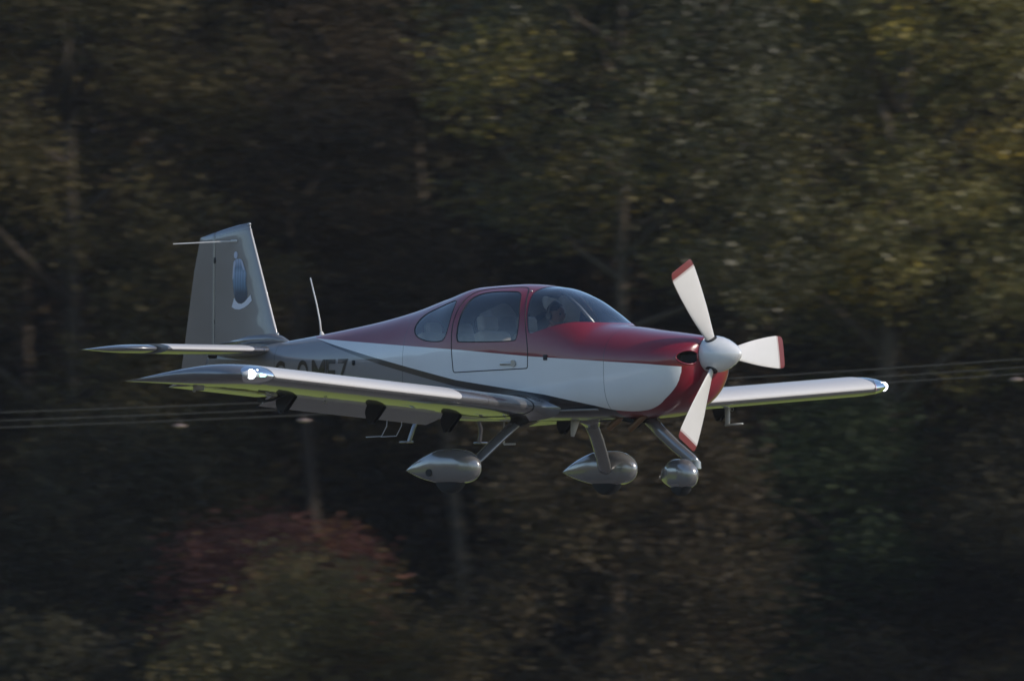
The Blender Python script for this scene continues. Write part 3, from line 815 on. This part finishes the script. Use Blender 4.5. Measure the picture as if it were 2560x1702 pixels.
def wheel(M, c, r, w, parent):
    prof = [(-w / 2, r * .45), (-w / 2 * 1.0, r * .8), (-w * .42, r * .93), (-w * .25, r), (w * .25, r), (w * .42, r * .93), (w / 2, r * .8), (w / 2, r * .45)]
    V, Fc = lathe_x(prof, 36); Q = M @ Matrix.Translation(c) @ Matrix.Rotation(R_(90), 4, 'Z')
    part("tyre", [Q @ Vector(v) for v in V], Fc, M_TYRE, parent, True, 50)
for s in (-1, 1):
    c = (-2.79, s * 1.16, -1.075)
    pant, M = teardrop("wheel_fairing", c, .98, .345, .24, M_PANT, AC)
    wheel(M, (.02, 0, -.065), .185, .13, pant)
    part("gear_leg", *tube([(-2.40, s * .44, -.53), (-2.50, s * .70, -.76), (-2.61, s * .92, -.98), (-2.675, s * 1.02, -1.07), (-2.70, s * 1.06, -1.10)], [.034, .031, .030, .030, .030], 16, ((1, 0, 0), 2.6)), M_PANT, AC)
    part("gear_leg_fairing", *tube([(-2.39, s * .40, -.54), (-2.42, s * .50, -.585), (-2.45, s * .58, -.65)], [.085, .065, .04], 16, ((1, 0, 0), 2.0)), M_DARK if s < 0 else M_PANT, AC)
    xa = M @ Vector((-.30, s * .06, -.045))
    part("jack_hole", *tube([M @ Vector((-.165, s * .095, -.045)), M @ Vector((-.165, s * .124, -.045))], .036, 20), M_BLACK, pant, True, 40)
c = (-.80, 0, -1.165)
pant, M = teardrop("nose_wheel_fairing", c, .66, .295, .23, M_PANT, AC, -18)
wheel(M, (.02, 0, -.055), .15, .115, pant)
part("nose_gear_leg", *tube([(-1.24, 0, -.57), (-1.05, 0, -.735), (-.85, 0, -.885), (-.64, 0, -1.02), (-.585, 0, -1.07)], [.045, .043, .040, .037, .035], 16, ((1, 0, .8), 1.5)), M_PANT, AC)
part("nose_gear_fork", *merge(tube([(-.58, 0, -1.04), (-.575, 0, -1.11)], .042, 16)), M_PANT, AC, True, 40)

# ---- small fittings under and on the fuselage
part("com_aerial", *tube([(-5.555, 0, .31), (-5.575, 0, .46), (-5.615, 0, .62), (-5.70, 0, .89)], [.011, .0085, .0075, .0065], 8), M_SILVER, AC)
part("aerial_base", *tube([(-5.545, 0, .305), (-5.555, 0, .345)], [.03, .014], 12), M_SILVER, AC, True, 50)
part("belly_vent", *tube([(-3.10, 0, -.60), (-3.106, 0, -.815), (-3.10, 0, -.826), (-2.955, 0, -.826)], .010, 8), M_SILVER, AC)
for s in (-1, 1):
    part("boarding_step", *merge(tube([(-3.84, s * .42, -.52), (-3.86, s * .50, -.655), (-3.90, s * .52, -.79)], [.018, .017, .017], 10, ((1, 0, 0), 1.4)),
         rbox(.11, .10, .018, .006, 2, b((-3.91, s * .55, -.795)))), M_GREY, AC, True, 40)
for x0 in (-4.60, -4.40):
    part("belly_whip", *tube([(x0, -.06, -.43), (x0 - .02, -.06, -.62), (x0 - .09, -.06, -.72), (x0 - .30, -.06, -.725)], .0045, 6), M_SILVER, AC)
part("belly_blade_aerial", *tube([(-2.14, -.02, -.60), (-2.16, -.02, -.68), (-2.18, -.02, -.765)], [.045, .035, .018], 12, ((1, 0, 0), 1.0)), M_SILVER, AC)
for (a, c_) in (((-1.36, -.20, -.585), (-1.54, -.20, -.70)), ((-1.06, -.20, -.575), (-1.27, -.20, -.715))):
    part("exhaust_pipe", *merge(tube([a, c_], .030, 16, cap=False), tube([a, c_], .026, 16, cap=False)), M_EXH, AC, True, 40)
part("cowl_outlet_lip", *rbox(.22, .42, .05, .02, 2, b((-1.33, 0, -.615)) @ Matrix.Rotation(R_(10), 4, 'Y')), M_DARK, AC, True, 40)
for s in (-1, 1):
    part("vent_slot", *rbox(.05, .012, .055, .006, 2, b((-2.02, s * (side_y(-2.02, .0) + .003), .0))), M_BLACK, AC, True, 40)
    part("cabin_vent", *merge(rbox(.03, .03, .05, .012, 2, b((-4.74, s * (side_y(-4.74, .01) + .006), .01)))), M_DARK, AC, True, 40)
    part("fuselage_rivet_cap", *ball((-2.455, s * (side_y(-2.455, .665) + .004), .665), .012), M_STEEL, AC)

# ------------------------------------------------------------------ pilot (port front seat)
def make_pilot():
    mb = bpy.data.materials
    M_SHIRT = simple("navy_shirt", (.025, .035, .07), .8, var=.2); M_SKIN = simple("skin", (.52, .28, .21), .5, var=.1)
    J = [((-2.66, .29, -.17), .135), ((-2.70, .29, .0), .13), ((-2.74, .29, .14), .15), ((-2.74, .29, .24), .095), ((-2.715, .29, .305), .052), ((-2.685, .29, .36), .055),
         ((-2.74, .47, .20), .060), ((-2.66, .53, .0), .047), ((-2.42, .46, -.06), .038), ((-2.28, .34, -.05), .030),
         ((-2.74, .11, .20), .060), ((-2.66, .05, .0), .047), ((-2.42, .12, -.06), .038), ((-2.27, .25, -.06), .030),
         ((-2.62, .37, -.19), .085), ((-2.22, .41, -.10), .062), ((-2.0, .41, -.42), .045), ((-1.86, .41, -.47), .035),
         ((-2.62, .21, -.19), .085), ((-2.22, .17, -.10), .062), ((-2.0, .17, -.42), .045), ((-1.86, .17, -.47), .035)]
    E_ = [(0, 1), (1, 2), (2, 3), (3, 4), (4, 5), (2, 6), (6, 7), (7, 8), (8, 9), (2, 10), (10, 11), (11, 12), (12, 13), (0, 14), (14, 15), (15, 16), (16, 17), (0, 18), (18, 19), (19, 20), (20, 21)]
    me = bpy.data.meshes.new("m"); me.from_pydata([j[0] for j in J], E_, [])
    o = bpy.data.objects.new("body_tmp", me); COL.objects.link(o)
    sm = o.modifiers.new("skin", 'SKIN'); ss = o.modifiers.new("sub", 'SUBSURF'); ss.levels = 2; ss.render_levels = 2
    sv = me.skin_vertices[0].data
    for i, (p, r) in enumerate(J): sv[i].radius = (r, r); sv[i].use_root = (i == 0)
    bpy.context.view_layer.update()
    ev = o.evaluated_get(bpy.context.evaluated_depsgraph_get()); body = bpy.data.meshes.new_from_object(ev)
    bpy.data.objects.remove(o)
    # head: a shaped ball joined into the same mesh
    bm = bmesh.new(); bm.from_mesh(body)
    hc = Vector((-2.655, .29, .445)); r = bmesh.ops.create_uvsphere(bm, u_segments=28, v_segments=20, radius=1)
    for v in r['verts']:
        x, y, z = v.co; q = Vector((x * .100, y * .076, z * .118))
        if x > 0: q.x *= 1 - .10 * max(0, -z) ; 
        if z < -.2: q.y *= 1 - .35 * (-z - .2); q.x *= 1 - .12 * (-z - .2)
        nose = math.exp(-((y / .16) ** 2 + ((z + .12) / .16) ** 2)) * max(0, x); q.x += .030 * nose
        eye = sum(math.exp(-(((y - e) / .2) ** 2 + ((z - .05) / .12) ** 2)) for e in (-.42, .42)) * max(0, x); q.x -= .010 * eye
        mouth = math.exp(-((y / .35) ** 2 + ((z + .48) / .07) ** 2)) * max(0, x); q.x -= .006 * mouth
        v.co = hc + q
    # five fingers for each hand, closed round the stick grip
    for (hx, hy, hz, sgn) in ((-2.25, .315, -.055, 1), (-2.25, .265, -.065, -1)):
        for k in range(4):
            z0 = hz + .026 - k * .017; pts = [(hx - .02, hy, z0), (hx + .02, hy + sgn * .012, z0), (hx + .034, hy - sgn * .012, z0 - .004), (hx + .02, hy - sgn * .03, z0 - .006)]
            V, Fc = tube(pts, [.009, .0088, .008, .007], 8); vs = [bm.verts.new(p) for p in V]
            for f in Fc: bm.faces.new([vs[i] for i in f])
        V, Fc = tube([(hx - .03, hy - sgn * .015, hz + .02), (hx - .005, hy - sgn * .03, hz + .038), (hx + .018, hy - sgn * .022, hz + .04)], [.010, .009, .0075], 8); vs = [bm.verts.new(p) for p in V]
        for f in Fc: bm.faces.new([vs[i] for i in f])
    bmesh.ops.recalc_face_normals(bm, faces=bm.faces)
    for f in bm.faces:
        c = f.calc_center_median()
        f.material_index = 1 if (c.z > .27 or c.x > -2.36 and c.z > -.12 and .2 < c.y < .38 and c.x < -2.2) else 0
        f.smooth = True
    body.materials.clear(); body.materials.append(M_SHIRT); body.materials.append(M_SKIN)
    bm.to_mesh(body); bm.free()
    root = empty("person"); root.matrix_world = Matrix.LocRotScale(AC.location, AC.rotation_euler, None)
    tag(root, "pilot in dark shirt and headset seated behind the aeroplane's windscreen", "person")
    link("body", body, None, root, None)
    # hair cap
    V, Fc = ball(hc + Vector((-.012, 0, .022)), 1., (.100, .081, .108), 24, 16)
    keep = [f for f in Fc if all((V[i][2] - hc.z) > .035 - .35 * min(0, V[i][0] - hc.x) * 2 - .06 * (V[i][0] < hc.x) for i in f)]
    part("hair", V, keep, simple("dark_hair", (.03, .022, .018), .7, var=.3), root)
    M_EYE = simple("eye_dark", (.03, .02, .02), .3)
    for e in (-1, 1): part("eye", *ball((hc.x + .080, hc.y + e * .033, hc.z + .008), .0115), M_EYE, root)
    hs = merge(tube([(hc.x - .01, hc.y + .105 * math.cos(a), hc.z + .0 + .135 * math.sin(a)) for a in np.linspace(0, math.pi, 15)], .011, 8),
               ball((hc.x - .005, hc.y + .092, hc.z - .012), 1, (.034, .024, .042)), ball((hc.x - .02, hc.y - .092, hc.z - .012), 1, (.034, .024, .042)),
               tube([(hc.x, hc.y - .10, hc.z - .05), (hc.x + .07, hc.y - .08, hc.z - .085), (hc.x + .115, hc.y - .02, hc.z - .075)], .005, 6), ball((hc.x + .117, hc.y - .015, hc.z - .075), .014))
    part("headset", *hs, simple("headset_grey", (.30, .30, .30), .5), root)
make_pilot()
#==FOREST==
# ------------------------------------------------------------------ setting: ground, hill, distant ridge
def ground_mat():
    m, nt, N, L, p = new_mat("meadow_grass"); a = noise(nt, .05, 6); c = noise(nt, 1.2, 5)
    col = mixc(nt, a, (.17, .22, .018), (.25, .27, .028)); col = mixc(nt, math_node(nt, 'MULTIPLY', c, .6), col, (.14, .16, .03))
    L.new(col, p.inputs["Base Color"]); pset(p, Roughness=.9); add_bump(nt, p, noise(nt, 6, 4), .6, .08); return m
def soil_mat():
    m, nt, N, L, p = new_mat("woodland_floor"); c = noise(nt, .5, 6)
    L.new(mixc(nt, c, (.018, .016, .010), (.045, .038, .020)), p.inputs["Base Color"]); pset(p, Roughness=1.)
    add_bump(nt, p, noise(nt, 1.5, 5), .8, .4); return m
def leafy_mat():
    m, nt, N, L, p = new_mat("autumn_ridge_wood"); c = noise(nt, .12, 8, None, .7)
    L.new(mixc(nt, c, (.05, .045, .025), (.16, .125, .07)), p.inputs["Base Color"]); pset(p, Roughness=1.); return m
def grid_sheet(name, x0, x1, y0, y1, nx, ny, zf, mat):
    xs = np.linspace(x0, x1, nx); ys = np.linspace(y0, y1, ny); V = [(x, y, zf(x, y)) for y in ys for x in xs]
    Fc = [(j * nx + i, j * nx + i + 1, (j + 1) * nx + i + 1, (j + 1) * nx + i) for j in range(ny - 1) for i in range(nx - 1)]
    o = part(name, V, Fc, mat, None, True); return tag(o, kind="structure")
M_SOIL = soil_mat()
def asphalt_mat():
    m, nt, N, L, p = new_mat("runway_asphalt"); a = noise(nt, .3, 6); c = noise(nt, 40, 3)
    col = mixc(nt, a, (.075, .066, .060), (.115, .103, .094)); L.new(mixc(nt, math_node(nt, 'MULTIPLY', c, .4), col, (.06, .055, .05)), p.inputs["Base Color"])
    pset(p, Roughness=.85); return m
tag(part("runway", [(-900, 92, .004), (900, 92, .004), (900, 126, .004), (-900, 126, .004)], [(0, 1, 2, 3)], asphalt_mat(), None), kind="structure")
gr = grid_sheet("ground", -3000, 3000, -3000, 3000, 2, 2, lambda x, y: 0., ground_mat())
grid_sheet("woodland_hill", -420, 420, 181, 420, 60, 30, lambda x, y: -.05 + .10 * min(1, (y - 181) / 3) + .42 * max(0, y - 214) * (1 - .0016 * max(0, y - 214)) + .8 * math.sin(x * .13) * min(1, max(0, y - 214) / 20), M_SOIL)
random.seed(5)
_rid = [random.random() for _ in range(400)]
M_RIDGE = leafy_mat()
grid_sheet("far_ridge", -900, 900, -420, -230, 160, 12, lambda x, y: max(-.5, (1 - abs((y + 325) / 95) ** 2) * (20 + 7 * math.sin(x * .011) + 4 * math.sin(x * .037 + 1) + 3 * _rid[int((x + 900) / 11.4) % 400])), M_RIDGE)

grid_sheet("west_ridge", -330, -170, -320, 420, 12, 90, lambda x, y: max(-.5, (1 - abs((x + 250) / 80) ** 2) * (26 + 6 * math.sin(y * .013) + 4 * math.sin(y * .041 + 1) + 3 * _rid[int((y + 320) / 8.3) % 400])), M_RIDGE)

# ------------------------------------------------------------------ trees
def leaf_mat(name, cols, trans=.35, spec=.2, rough=.6):
    """cols: darkest to lightest leaf colours"""
    m, nt, N, L, p = new_mat(name)
    g = N.new("ShaderNodeNewGeometry"); at = N.new("ShaderNodeAttribute"); at.attribute_name = "tone"
    v = math_node(nt, 'ADD', math_node(nt, 'MULTIPLY', g.outputs["Random Per Island"], .42), math_node(nt, 'MULTIPLY', at.outputs["Fac"], .58))
    r = N.new("ShaderNodeValToRGB"); L.new(v, r.inputs[0]); e = r.color_ramp.elements
    e[0].color = (*cols[0], 1); e[0].position = .15; e[1].color = (*cols[-1], 1); e[1].position = .92
    for i, c in enumerate(cols[1:-1]): k = e.new(.15 + .77 * (i + 1) / (len(cols) - 1)); k.color = (*c, 1)
    L.new(r.outputs[0], p.inputs["Base Color"]); pset(p, Roughness=rough, **{"Specular IOR Level": spec})
    t = N.new("ShaderNodeBsdfTranslucent"); L.new(r.outputs[0], t.inputs[0])
    mx = N.new("ShaderNodeMixShader"); mx.inputs[0].default_value = trans
    L.new(p.outputs[0], mx.inputs[1]); L.new(t.outputs[0], mx.inputs[2]); L.new(mx.outputs[0], N["Material Output"].inputs[0])
    return m
def bark_mat(name, a, c):
    m, nt, N, L, p = new_mat(name); n = noise(nt, 5, 6); L.new(mixc(nt, n, a, c), p.inputs["Base Color"]); pset(p, Roughness=.95)
    add_bump(nt, p, noise(nt, 14, 5), .8, .04); return m
LM = {
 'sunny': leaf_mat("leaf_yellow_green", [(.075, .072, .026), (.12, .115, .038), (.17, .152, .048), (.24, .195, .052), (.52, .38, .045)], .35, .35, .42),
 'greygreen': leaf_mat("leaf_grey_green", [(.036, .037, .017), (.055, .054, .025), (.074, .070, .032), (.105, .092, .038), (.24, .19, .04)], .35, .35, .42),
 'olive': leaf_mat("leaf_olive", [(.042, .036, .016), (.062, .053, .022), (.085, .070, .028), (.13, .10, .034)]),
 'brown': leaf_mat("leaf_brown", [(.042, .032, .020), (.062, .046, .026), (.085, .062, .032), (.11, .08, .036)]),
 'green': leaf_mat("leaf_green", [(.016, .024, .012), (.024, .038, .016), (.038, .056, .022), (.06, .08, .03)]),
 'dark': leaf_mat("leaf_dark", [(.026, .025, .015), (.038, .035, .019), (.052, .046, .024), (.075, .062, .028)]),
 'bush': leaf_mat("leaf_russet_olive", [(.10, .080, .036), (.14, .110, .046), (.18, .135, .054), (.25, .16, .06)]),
 'red': leaf_mat("leaf_red", [(.12, .046, .038), (.17, .066, .05), (.22, .088, .06), (.36, .20, .07)]),
}
BK = bark_mat("bark_brown", (.035, .027, .02), (.085, .065, .045)); BK2 = bark_mat("bark_pale", (.07, .055, .038), (.16, .13, .09))

def leaf_cloud(cen, tone, per, spread, size, rng):
    """diamond leaves scattered round the clump centres"""
    k = len(cen); n = k * per
    c = np.repeat(cen, per, 0) + rng.normal(0, 1, (n, 3)) * spread * np.array([1.1, 1.1, .75])
    d = rng.normal(0, 1, (n, 3)); d[:, 2] -= .35; d /= np.linalg.norm(d, axis=1)[:, None]
    u = rng.normal(0, 1, (n, 3)); s_ = np.cross(d, u); s_ /= np.linalg.norm(s_, axis=1)[:, None]
    l = size * rng.uniform(.6, 1.35, (n, 1)); w = l * rng.uniform(.30, .42, (n, 1))
    up = np.cross(s_, d) * l * .12
    V = np.stack([c - d * l * .5, c + s_ * w + up, c + d * l * .5, c - s_ * w + up], 1).reshape(-1, 3)
    me = bpy.data.meshes.new("m"); me.vertices.add(4 * n); me.vertices.foreach_set("co", V.astype(np.float32).ravel())
    me.loops.add(4 * n); me.loops.foreach_set("vertex_index", np.arange(4 * n, dtype=np.int32))
    me.polygons.add(n); me.polygons.foreach_set("loop_start", np.arange(0, 4 * n, 4, dtype=np.int32))
    me.update(calc_edges=True)
    a = me.attributes.new("tone", 'FLOAT', 'POINT'); a.data.foreach_set("value", np.repeat(np.repeat(tone, per), 4).astype(np.float32))
    return me

def make_tree(h, r, base, leaf, seed, lobes=9, clumps=420, per=60, size=.15, trunk_r=.22, bark=None, lean=(0, 0), spread=.34, fill=.55):
    """mesh pair (wood, crown): crown lobes sit on the limb ends, clumps of leaves fill each lobe unevenly"""
    rng = np.random.default_rng(seed); nb = 9
    tp = [np.array([lean[0] * t + .18 * math.sin(3.1 * t + seed), lean[1] * t + .14 * math.sin(2.3 * t + 2 * seed), -.3 + (h * .93 + .3) * t]) for t in np.linspace(0, 1, nb)]
    wood = [tube(tp, [trunk_r * (1.25 if i == 0 else 1) * (1 - .86 * (i / (nb - 1)) ** 1.1) for i in range(nb)], 10)]
    L_ = []
    for i in range(lobes):
        f = base + (1 - base) * (i + .5) / lobes * .96; z = h * f
        k = np.interp(f, np.linspace(0, 1, nb), range(nb)); p0 = tp[int(k)] + (tp[min(nb - 1, int(k) + 1)] - tp[int(k)]) * (k - int(k))
        a = i * 2.4 + rng.uniform(-.5, .5); g = (f - base) / (1 - base)
        reach = r * (.30 + .62 * math.sin(math.pi * min(1, .16 + .84 * g)) ** .8) * rng.uniform(.7, 1.1)
        e = p0 + np.array([math.cos(a) * reach, math.sin(a) * reach, reach * rng.uniform(.15, .5)])
        st = p0 - np.array([0, 0, reach * .45]); mid = (st + e) / 2 + rng.normal(0, .10, 3) * reach
        wood.append(tube([st, mid, e], [trunk_r * .42, trunk_r * .26, trunk_r * .08], 7))
        for q in range(3):
            o = mid + (e - mid) * rng.uniform(.1, .8); d = rng.normal(0, 1, 3); d[2] = abs(d[2]) * .6; d *= reach * .35 / np.linalg.norm(d)
            wood.append(tube([o, o + d * .6 + rng.normal(0, .05, 3), o + d], [trunk_r * .14, trunk_r * .09, trunk_r * .03], 5))
        L_.append((e * .78 + p0 * .22, r * rng.uniform(.34, .56)))
    L_.append((tp[-1], r * .40))
    cen = []; tone = []
    tot = sum(q[1] ** 2 for q in L_)
    for c, lr in L_:
        n = max(6, int(clumps * lr ** 2 / tot)); d = rng.normal(0, 1, (n, 3)); d /= np.linalg.norm(d, axis=1)[:, None]
        rad = lr * rng.uniform(0, 1, (n, 1)) ** fill; q = c + d * rad * np.array([1.08, 1.08, .82])
        cen.append(q); tone.append(np.clip(rng.normal(.5, .22, n) + rng.normal(0, .12), 0, 1))
    cen = np.vstack(cen); tone = np.concatenate(tone); cen[:, 2] = np.maximum(cen[:, 2], .25)
    V, Fc = merge(*wood); wm = mesh_py(V, Fc)
    cm = leaf_cloud(cen, tone, per, spread, size, rng)
    wm.materials.append(bark or BK); cm.materials.append(LM[leaf])
    return wm, cm

def place_tree(name, meshes, x, y, label, cat="tree", group=None, rz=0., sc=1., z=0., leaf=None):
    root = empty(name, (x, y, z)); root.rotation_euler = (0, 0, rz); root.scale = (sc,) * 3
    link("trunk", meshes[0], None, root, True); link("crown", meshes[1], None, root, None)
    return tag(root, label, cat, group)

G1 = "trees along the edge of the wood"; G2 = "shrubs below the trees"
# front trees
T = place_tree
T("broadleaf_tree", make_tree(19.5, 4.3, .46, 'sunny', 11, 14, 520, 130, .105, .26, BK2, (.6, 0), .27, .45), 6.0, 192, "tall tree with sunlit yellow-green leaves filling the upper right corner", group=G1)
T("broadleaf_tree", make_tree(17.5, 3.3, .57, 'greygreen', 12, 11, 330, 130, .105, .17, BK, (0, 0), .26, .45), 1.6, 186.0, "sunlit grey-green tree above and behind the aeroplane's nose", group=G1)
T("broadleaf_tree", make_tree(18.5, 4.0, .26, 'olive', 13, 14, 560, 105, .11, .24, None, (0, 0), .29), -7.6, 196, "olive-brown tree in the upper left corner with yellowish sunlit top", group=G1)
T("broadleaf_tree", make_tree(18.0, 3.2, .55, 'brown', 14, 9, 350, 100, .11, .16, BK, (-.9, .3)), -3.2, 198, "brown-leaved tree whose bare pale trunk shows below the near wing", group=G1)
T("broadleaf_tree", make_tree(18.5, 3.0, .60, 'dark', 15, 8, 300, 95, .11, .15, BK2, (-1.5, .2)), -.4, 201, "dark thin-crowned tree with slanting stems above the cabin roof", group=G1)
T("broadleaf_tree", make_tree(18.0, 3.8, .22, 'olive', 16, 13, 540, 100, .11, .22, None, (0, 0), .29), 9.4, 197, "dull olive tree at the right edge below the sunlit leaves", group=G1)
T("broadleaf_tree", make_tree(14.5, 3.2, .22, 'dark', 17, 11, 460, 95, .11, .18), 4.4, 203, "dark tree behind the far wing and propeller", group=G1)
# shrubs and low trees
T("red_shrub", make_tree(5.1, 1.9, .36, 'red', 21, 9, 340, 100, .09, .09, None, (0, 0), .26), -3.7, 189.5, "red-leaved shrub crown rising behind the brown shrub at lower left", "shrub", G2)
T("brown_shrub", make_tree(4.0, 2.8, .10, 'bush', 22, 12, 560, 100, .09, .09, None, (0, 0), .28), -3.5, 186.5, "rounded brown-green shrub in front of the red-leaved one", "shrub", G2)
T("low_tree", make_tree(7.2, 2.6, .15, 'brown', 23, 10, 420, 95, .10, .12), 1.9, 183.5, "brown twiggy low tree below the wheels of the aeroplane", "tree", G2)
T("low_tree", make_tree(7.4, 1.7, .12, 'green', 24, 9, 300, 95, .10, .11), 5.1, 190, "narrow dark green tree below the far wing", "tree", G2)
T("low_tree", make_tree(6.6, 2.6, .12, 'dark', 25, 9, 380, 95, .10, .12), 8.3, 189, "dark low tree in the lower right corner", "tree", G2)
T("low_tree", make_tree(7.0, 2.2, .12, 'dark', 26, 9, 370, 95, .10, .12), -6.7, 191, "dark low tree below the tail at lower left", "tree", G2)
T("dark_shrub", make_tree(3.1, 1.7, .10, 'dark', 27, 8, 260, 80, .10, .08), -7.2, 186.5, "low dark shrub between the brown shrub and the left edge", "shrub", G2)
T("russet_shrub", make_tree(3.3, .8, .10, 'brown', 28, 6, 110, 50, .12, .06), 5.7, 185.5, "small tan shrub top showing at the bottom edge right of centre", "shrub", G2)
# second and third rows share three patterns
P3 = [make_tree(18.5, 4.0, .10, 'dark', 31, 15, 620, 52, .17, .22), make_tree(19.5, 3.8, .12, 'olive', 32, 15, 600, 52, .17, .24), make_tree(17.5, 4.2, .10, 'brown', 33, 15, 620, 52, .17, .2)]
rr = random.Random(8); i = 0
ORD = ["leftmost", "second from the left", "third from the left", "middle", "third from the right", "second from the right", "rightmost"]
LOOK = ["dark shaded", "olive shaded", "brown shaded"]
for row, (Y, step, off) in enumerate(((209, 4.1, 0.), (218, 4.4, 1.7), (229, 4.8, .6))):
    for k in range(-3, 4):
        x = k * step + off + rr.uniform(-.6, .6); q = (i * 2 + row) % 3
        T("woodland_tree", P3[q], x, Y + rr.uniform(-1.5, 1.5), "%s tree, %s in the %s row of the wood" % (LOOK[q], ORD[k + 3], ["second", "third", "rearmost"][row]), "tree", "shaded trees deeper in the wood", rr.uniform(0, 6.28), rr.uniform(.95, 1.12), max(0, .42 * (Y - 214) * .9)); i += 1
for x, Y, sc in ((14.0, 191, .80), (16.8, 196, .86), (17.0, 187, .78), (21, 191, .86), (25, 185, .85), (31, 187, .95), (-12.5, 196, 1.), (-17, 193, 1.), (11.2, 184.5, .48), (10.9, 179.5, .46), (13.6, 182.0, .55), (16.5, 180, .62), (20., 178, .7)):  # right-hand trees are unseen additions, sized to shade the visible wood
    T("woodland_tree", P3[i % 3], x, Y, "unseen tree outside the picture, in a set added mainly to cast shade", "tree", "trees of the wood beyond the picture's edges", rr.uniform(0, 6.28), sc); i += 1

for row, Y in enumerate((200, 210, 222)):
    for sg in (-1, 1):
        for k in range(6):
            T("woodland_tree", P3[i % 3], sg * (21 + 5.2 * k + 1.7 * row + rr.uniform(-1, 1)), Y + rr.uniform(-2, 2), "unseen tree outside the picture, in a set added mainly to cast shade", "tree", "trees of the wood beyond the picture's edges", rr.uniform(0, 6.28), rr.uniform(.85, 1.05), max(0, .42 * (Y - 214) * .9)); i += 1

# ------------------------------------------------------------------ overhead lines
def wpt(px, py, Y):
    d = ray(px, py); return Vector((0, 0, CAM_Z)) + d * (Y / d.y)
M_WIRE = simple("weathered_cable", (.05, .046, .043), .8, .0, var=.15)
LY = 158.0
LNS = [((180, 1025), (1200, 981), (2560, 897.5)), ((180, 1045), (1200, 1000), (2560, 918)), ((180, 1062), (1200, 1016), (2560, 934))]
wirez = []
for k, pts in enumerate(LNS):
    P = [wpt(px, py, LY + .35 * k) for px, py in pts]; q = np.polyfit([p.x for p in P], [p.z for p in P], 2); wirez.append(q)
    xs = np.linspace(-34, 34, 60); o = part("power_line", *tube([(x, LY + .35 * k, float(np.polyval(q, x))) for x in xs], .0075, 6), M_WIRE, None)
    tag(o, ["topmost of the three thin overhead cables crossing behind the aeroplane", "middle one of the three thin overhead cables crossing behind the aeroplane", "lowest of the three thin overhead cables crossing behind the aeroplane"][k], "cable", "overhead cables")
M_MARK = simple("marker_pink", (.20, .145, .13), .7, var=.1)
for (px, py), lab in zip(((449, 1062), (760, 1047), (2541, 931)), ("small pale marker on the lowest cable below the near wing tip", "small pale marker on the lowest cable hidden partly under the near wing's flap", "small pale marker on the lowest cable near the right edge")):
    p = wpt(px, py, LY + .7); zc = float(np.polyval(wirez[2], p.x)); d = .02
    o = part("cable_marker", *merge(lathe_x([(-.09, .006), (-.07, .022), (0, .034), (.07, .022), (.09, .006)], 12, (p.x, p.y, zc - .075)), tube([(p.x, p.y, zc + .012), (p.x, p.y, zc - .05)], .006, 6)), M_MARK, None)
    tag(o, lab, "cable marker", "markers on the cables")

# ------------------------------------------------------------------ thin autumn haze filling the air
hm = bpy.data.materials.new("haze_air"); hm.use_nodes = True; hn = hm.node_tree
hn.nodes.remove(hn.nodes["Principled BSDF"]); pv = hn.nodes.new("ShaderNodeVolumePrincipled")
pv.inputs["Color"].default_value = (.95, .95, 1., 1); pv.inputs["Density"].default_value = 1.1e-4; pv.inputs["Anisotropy"].default_value = .2
hn.links.new(pv.outputs[0], hn.nodes["Material Output"].inputs["Volume"])
hz_ = part("haze", *rbox(6200, 6200, 81, .01, 1, Matrix.Translation((0, 0, 39.5))), hm, None, False)
tag(hz_, kind="stuff")
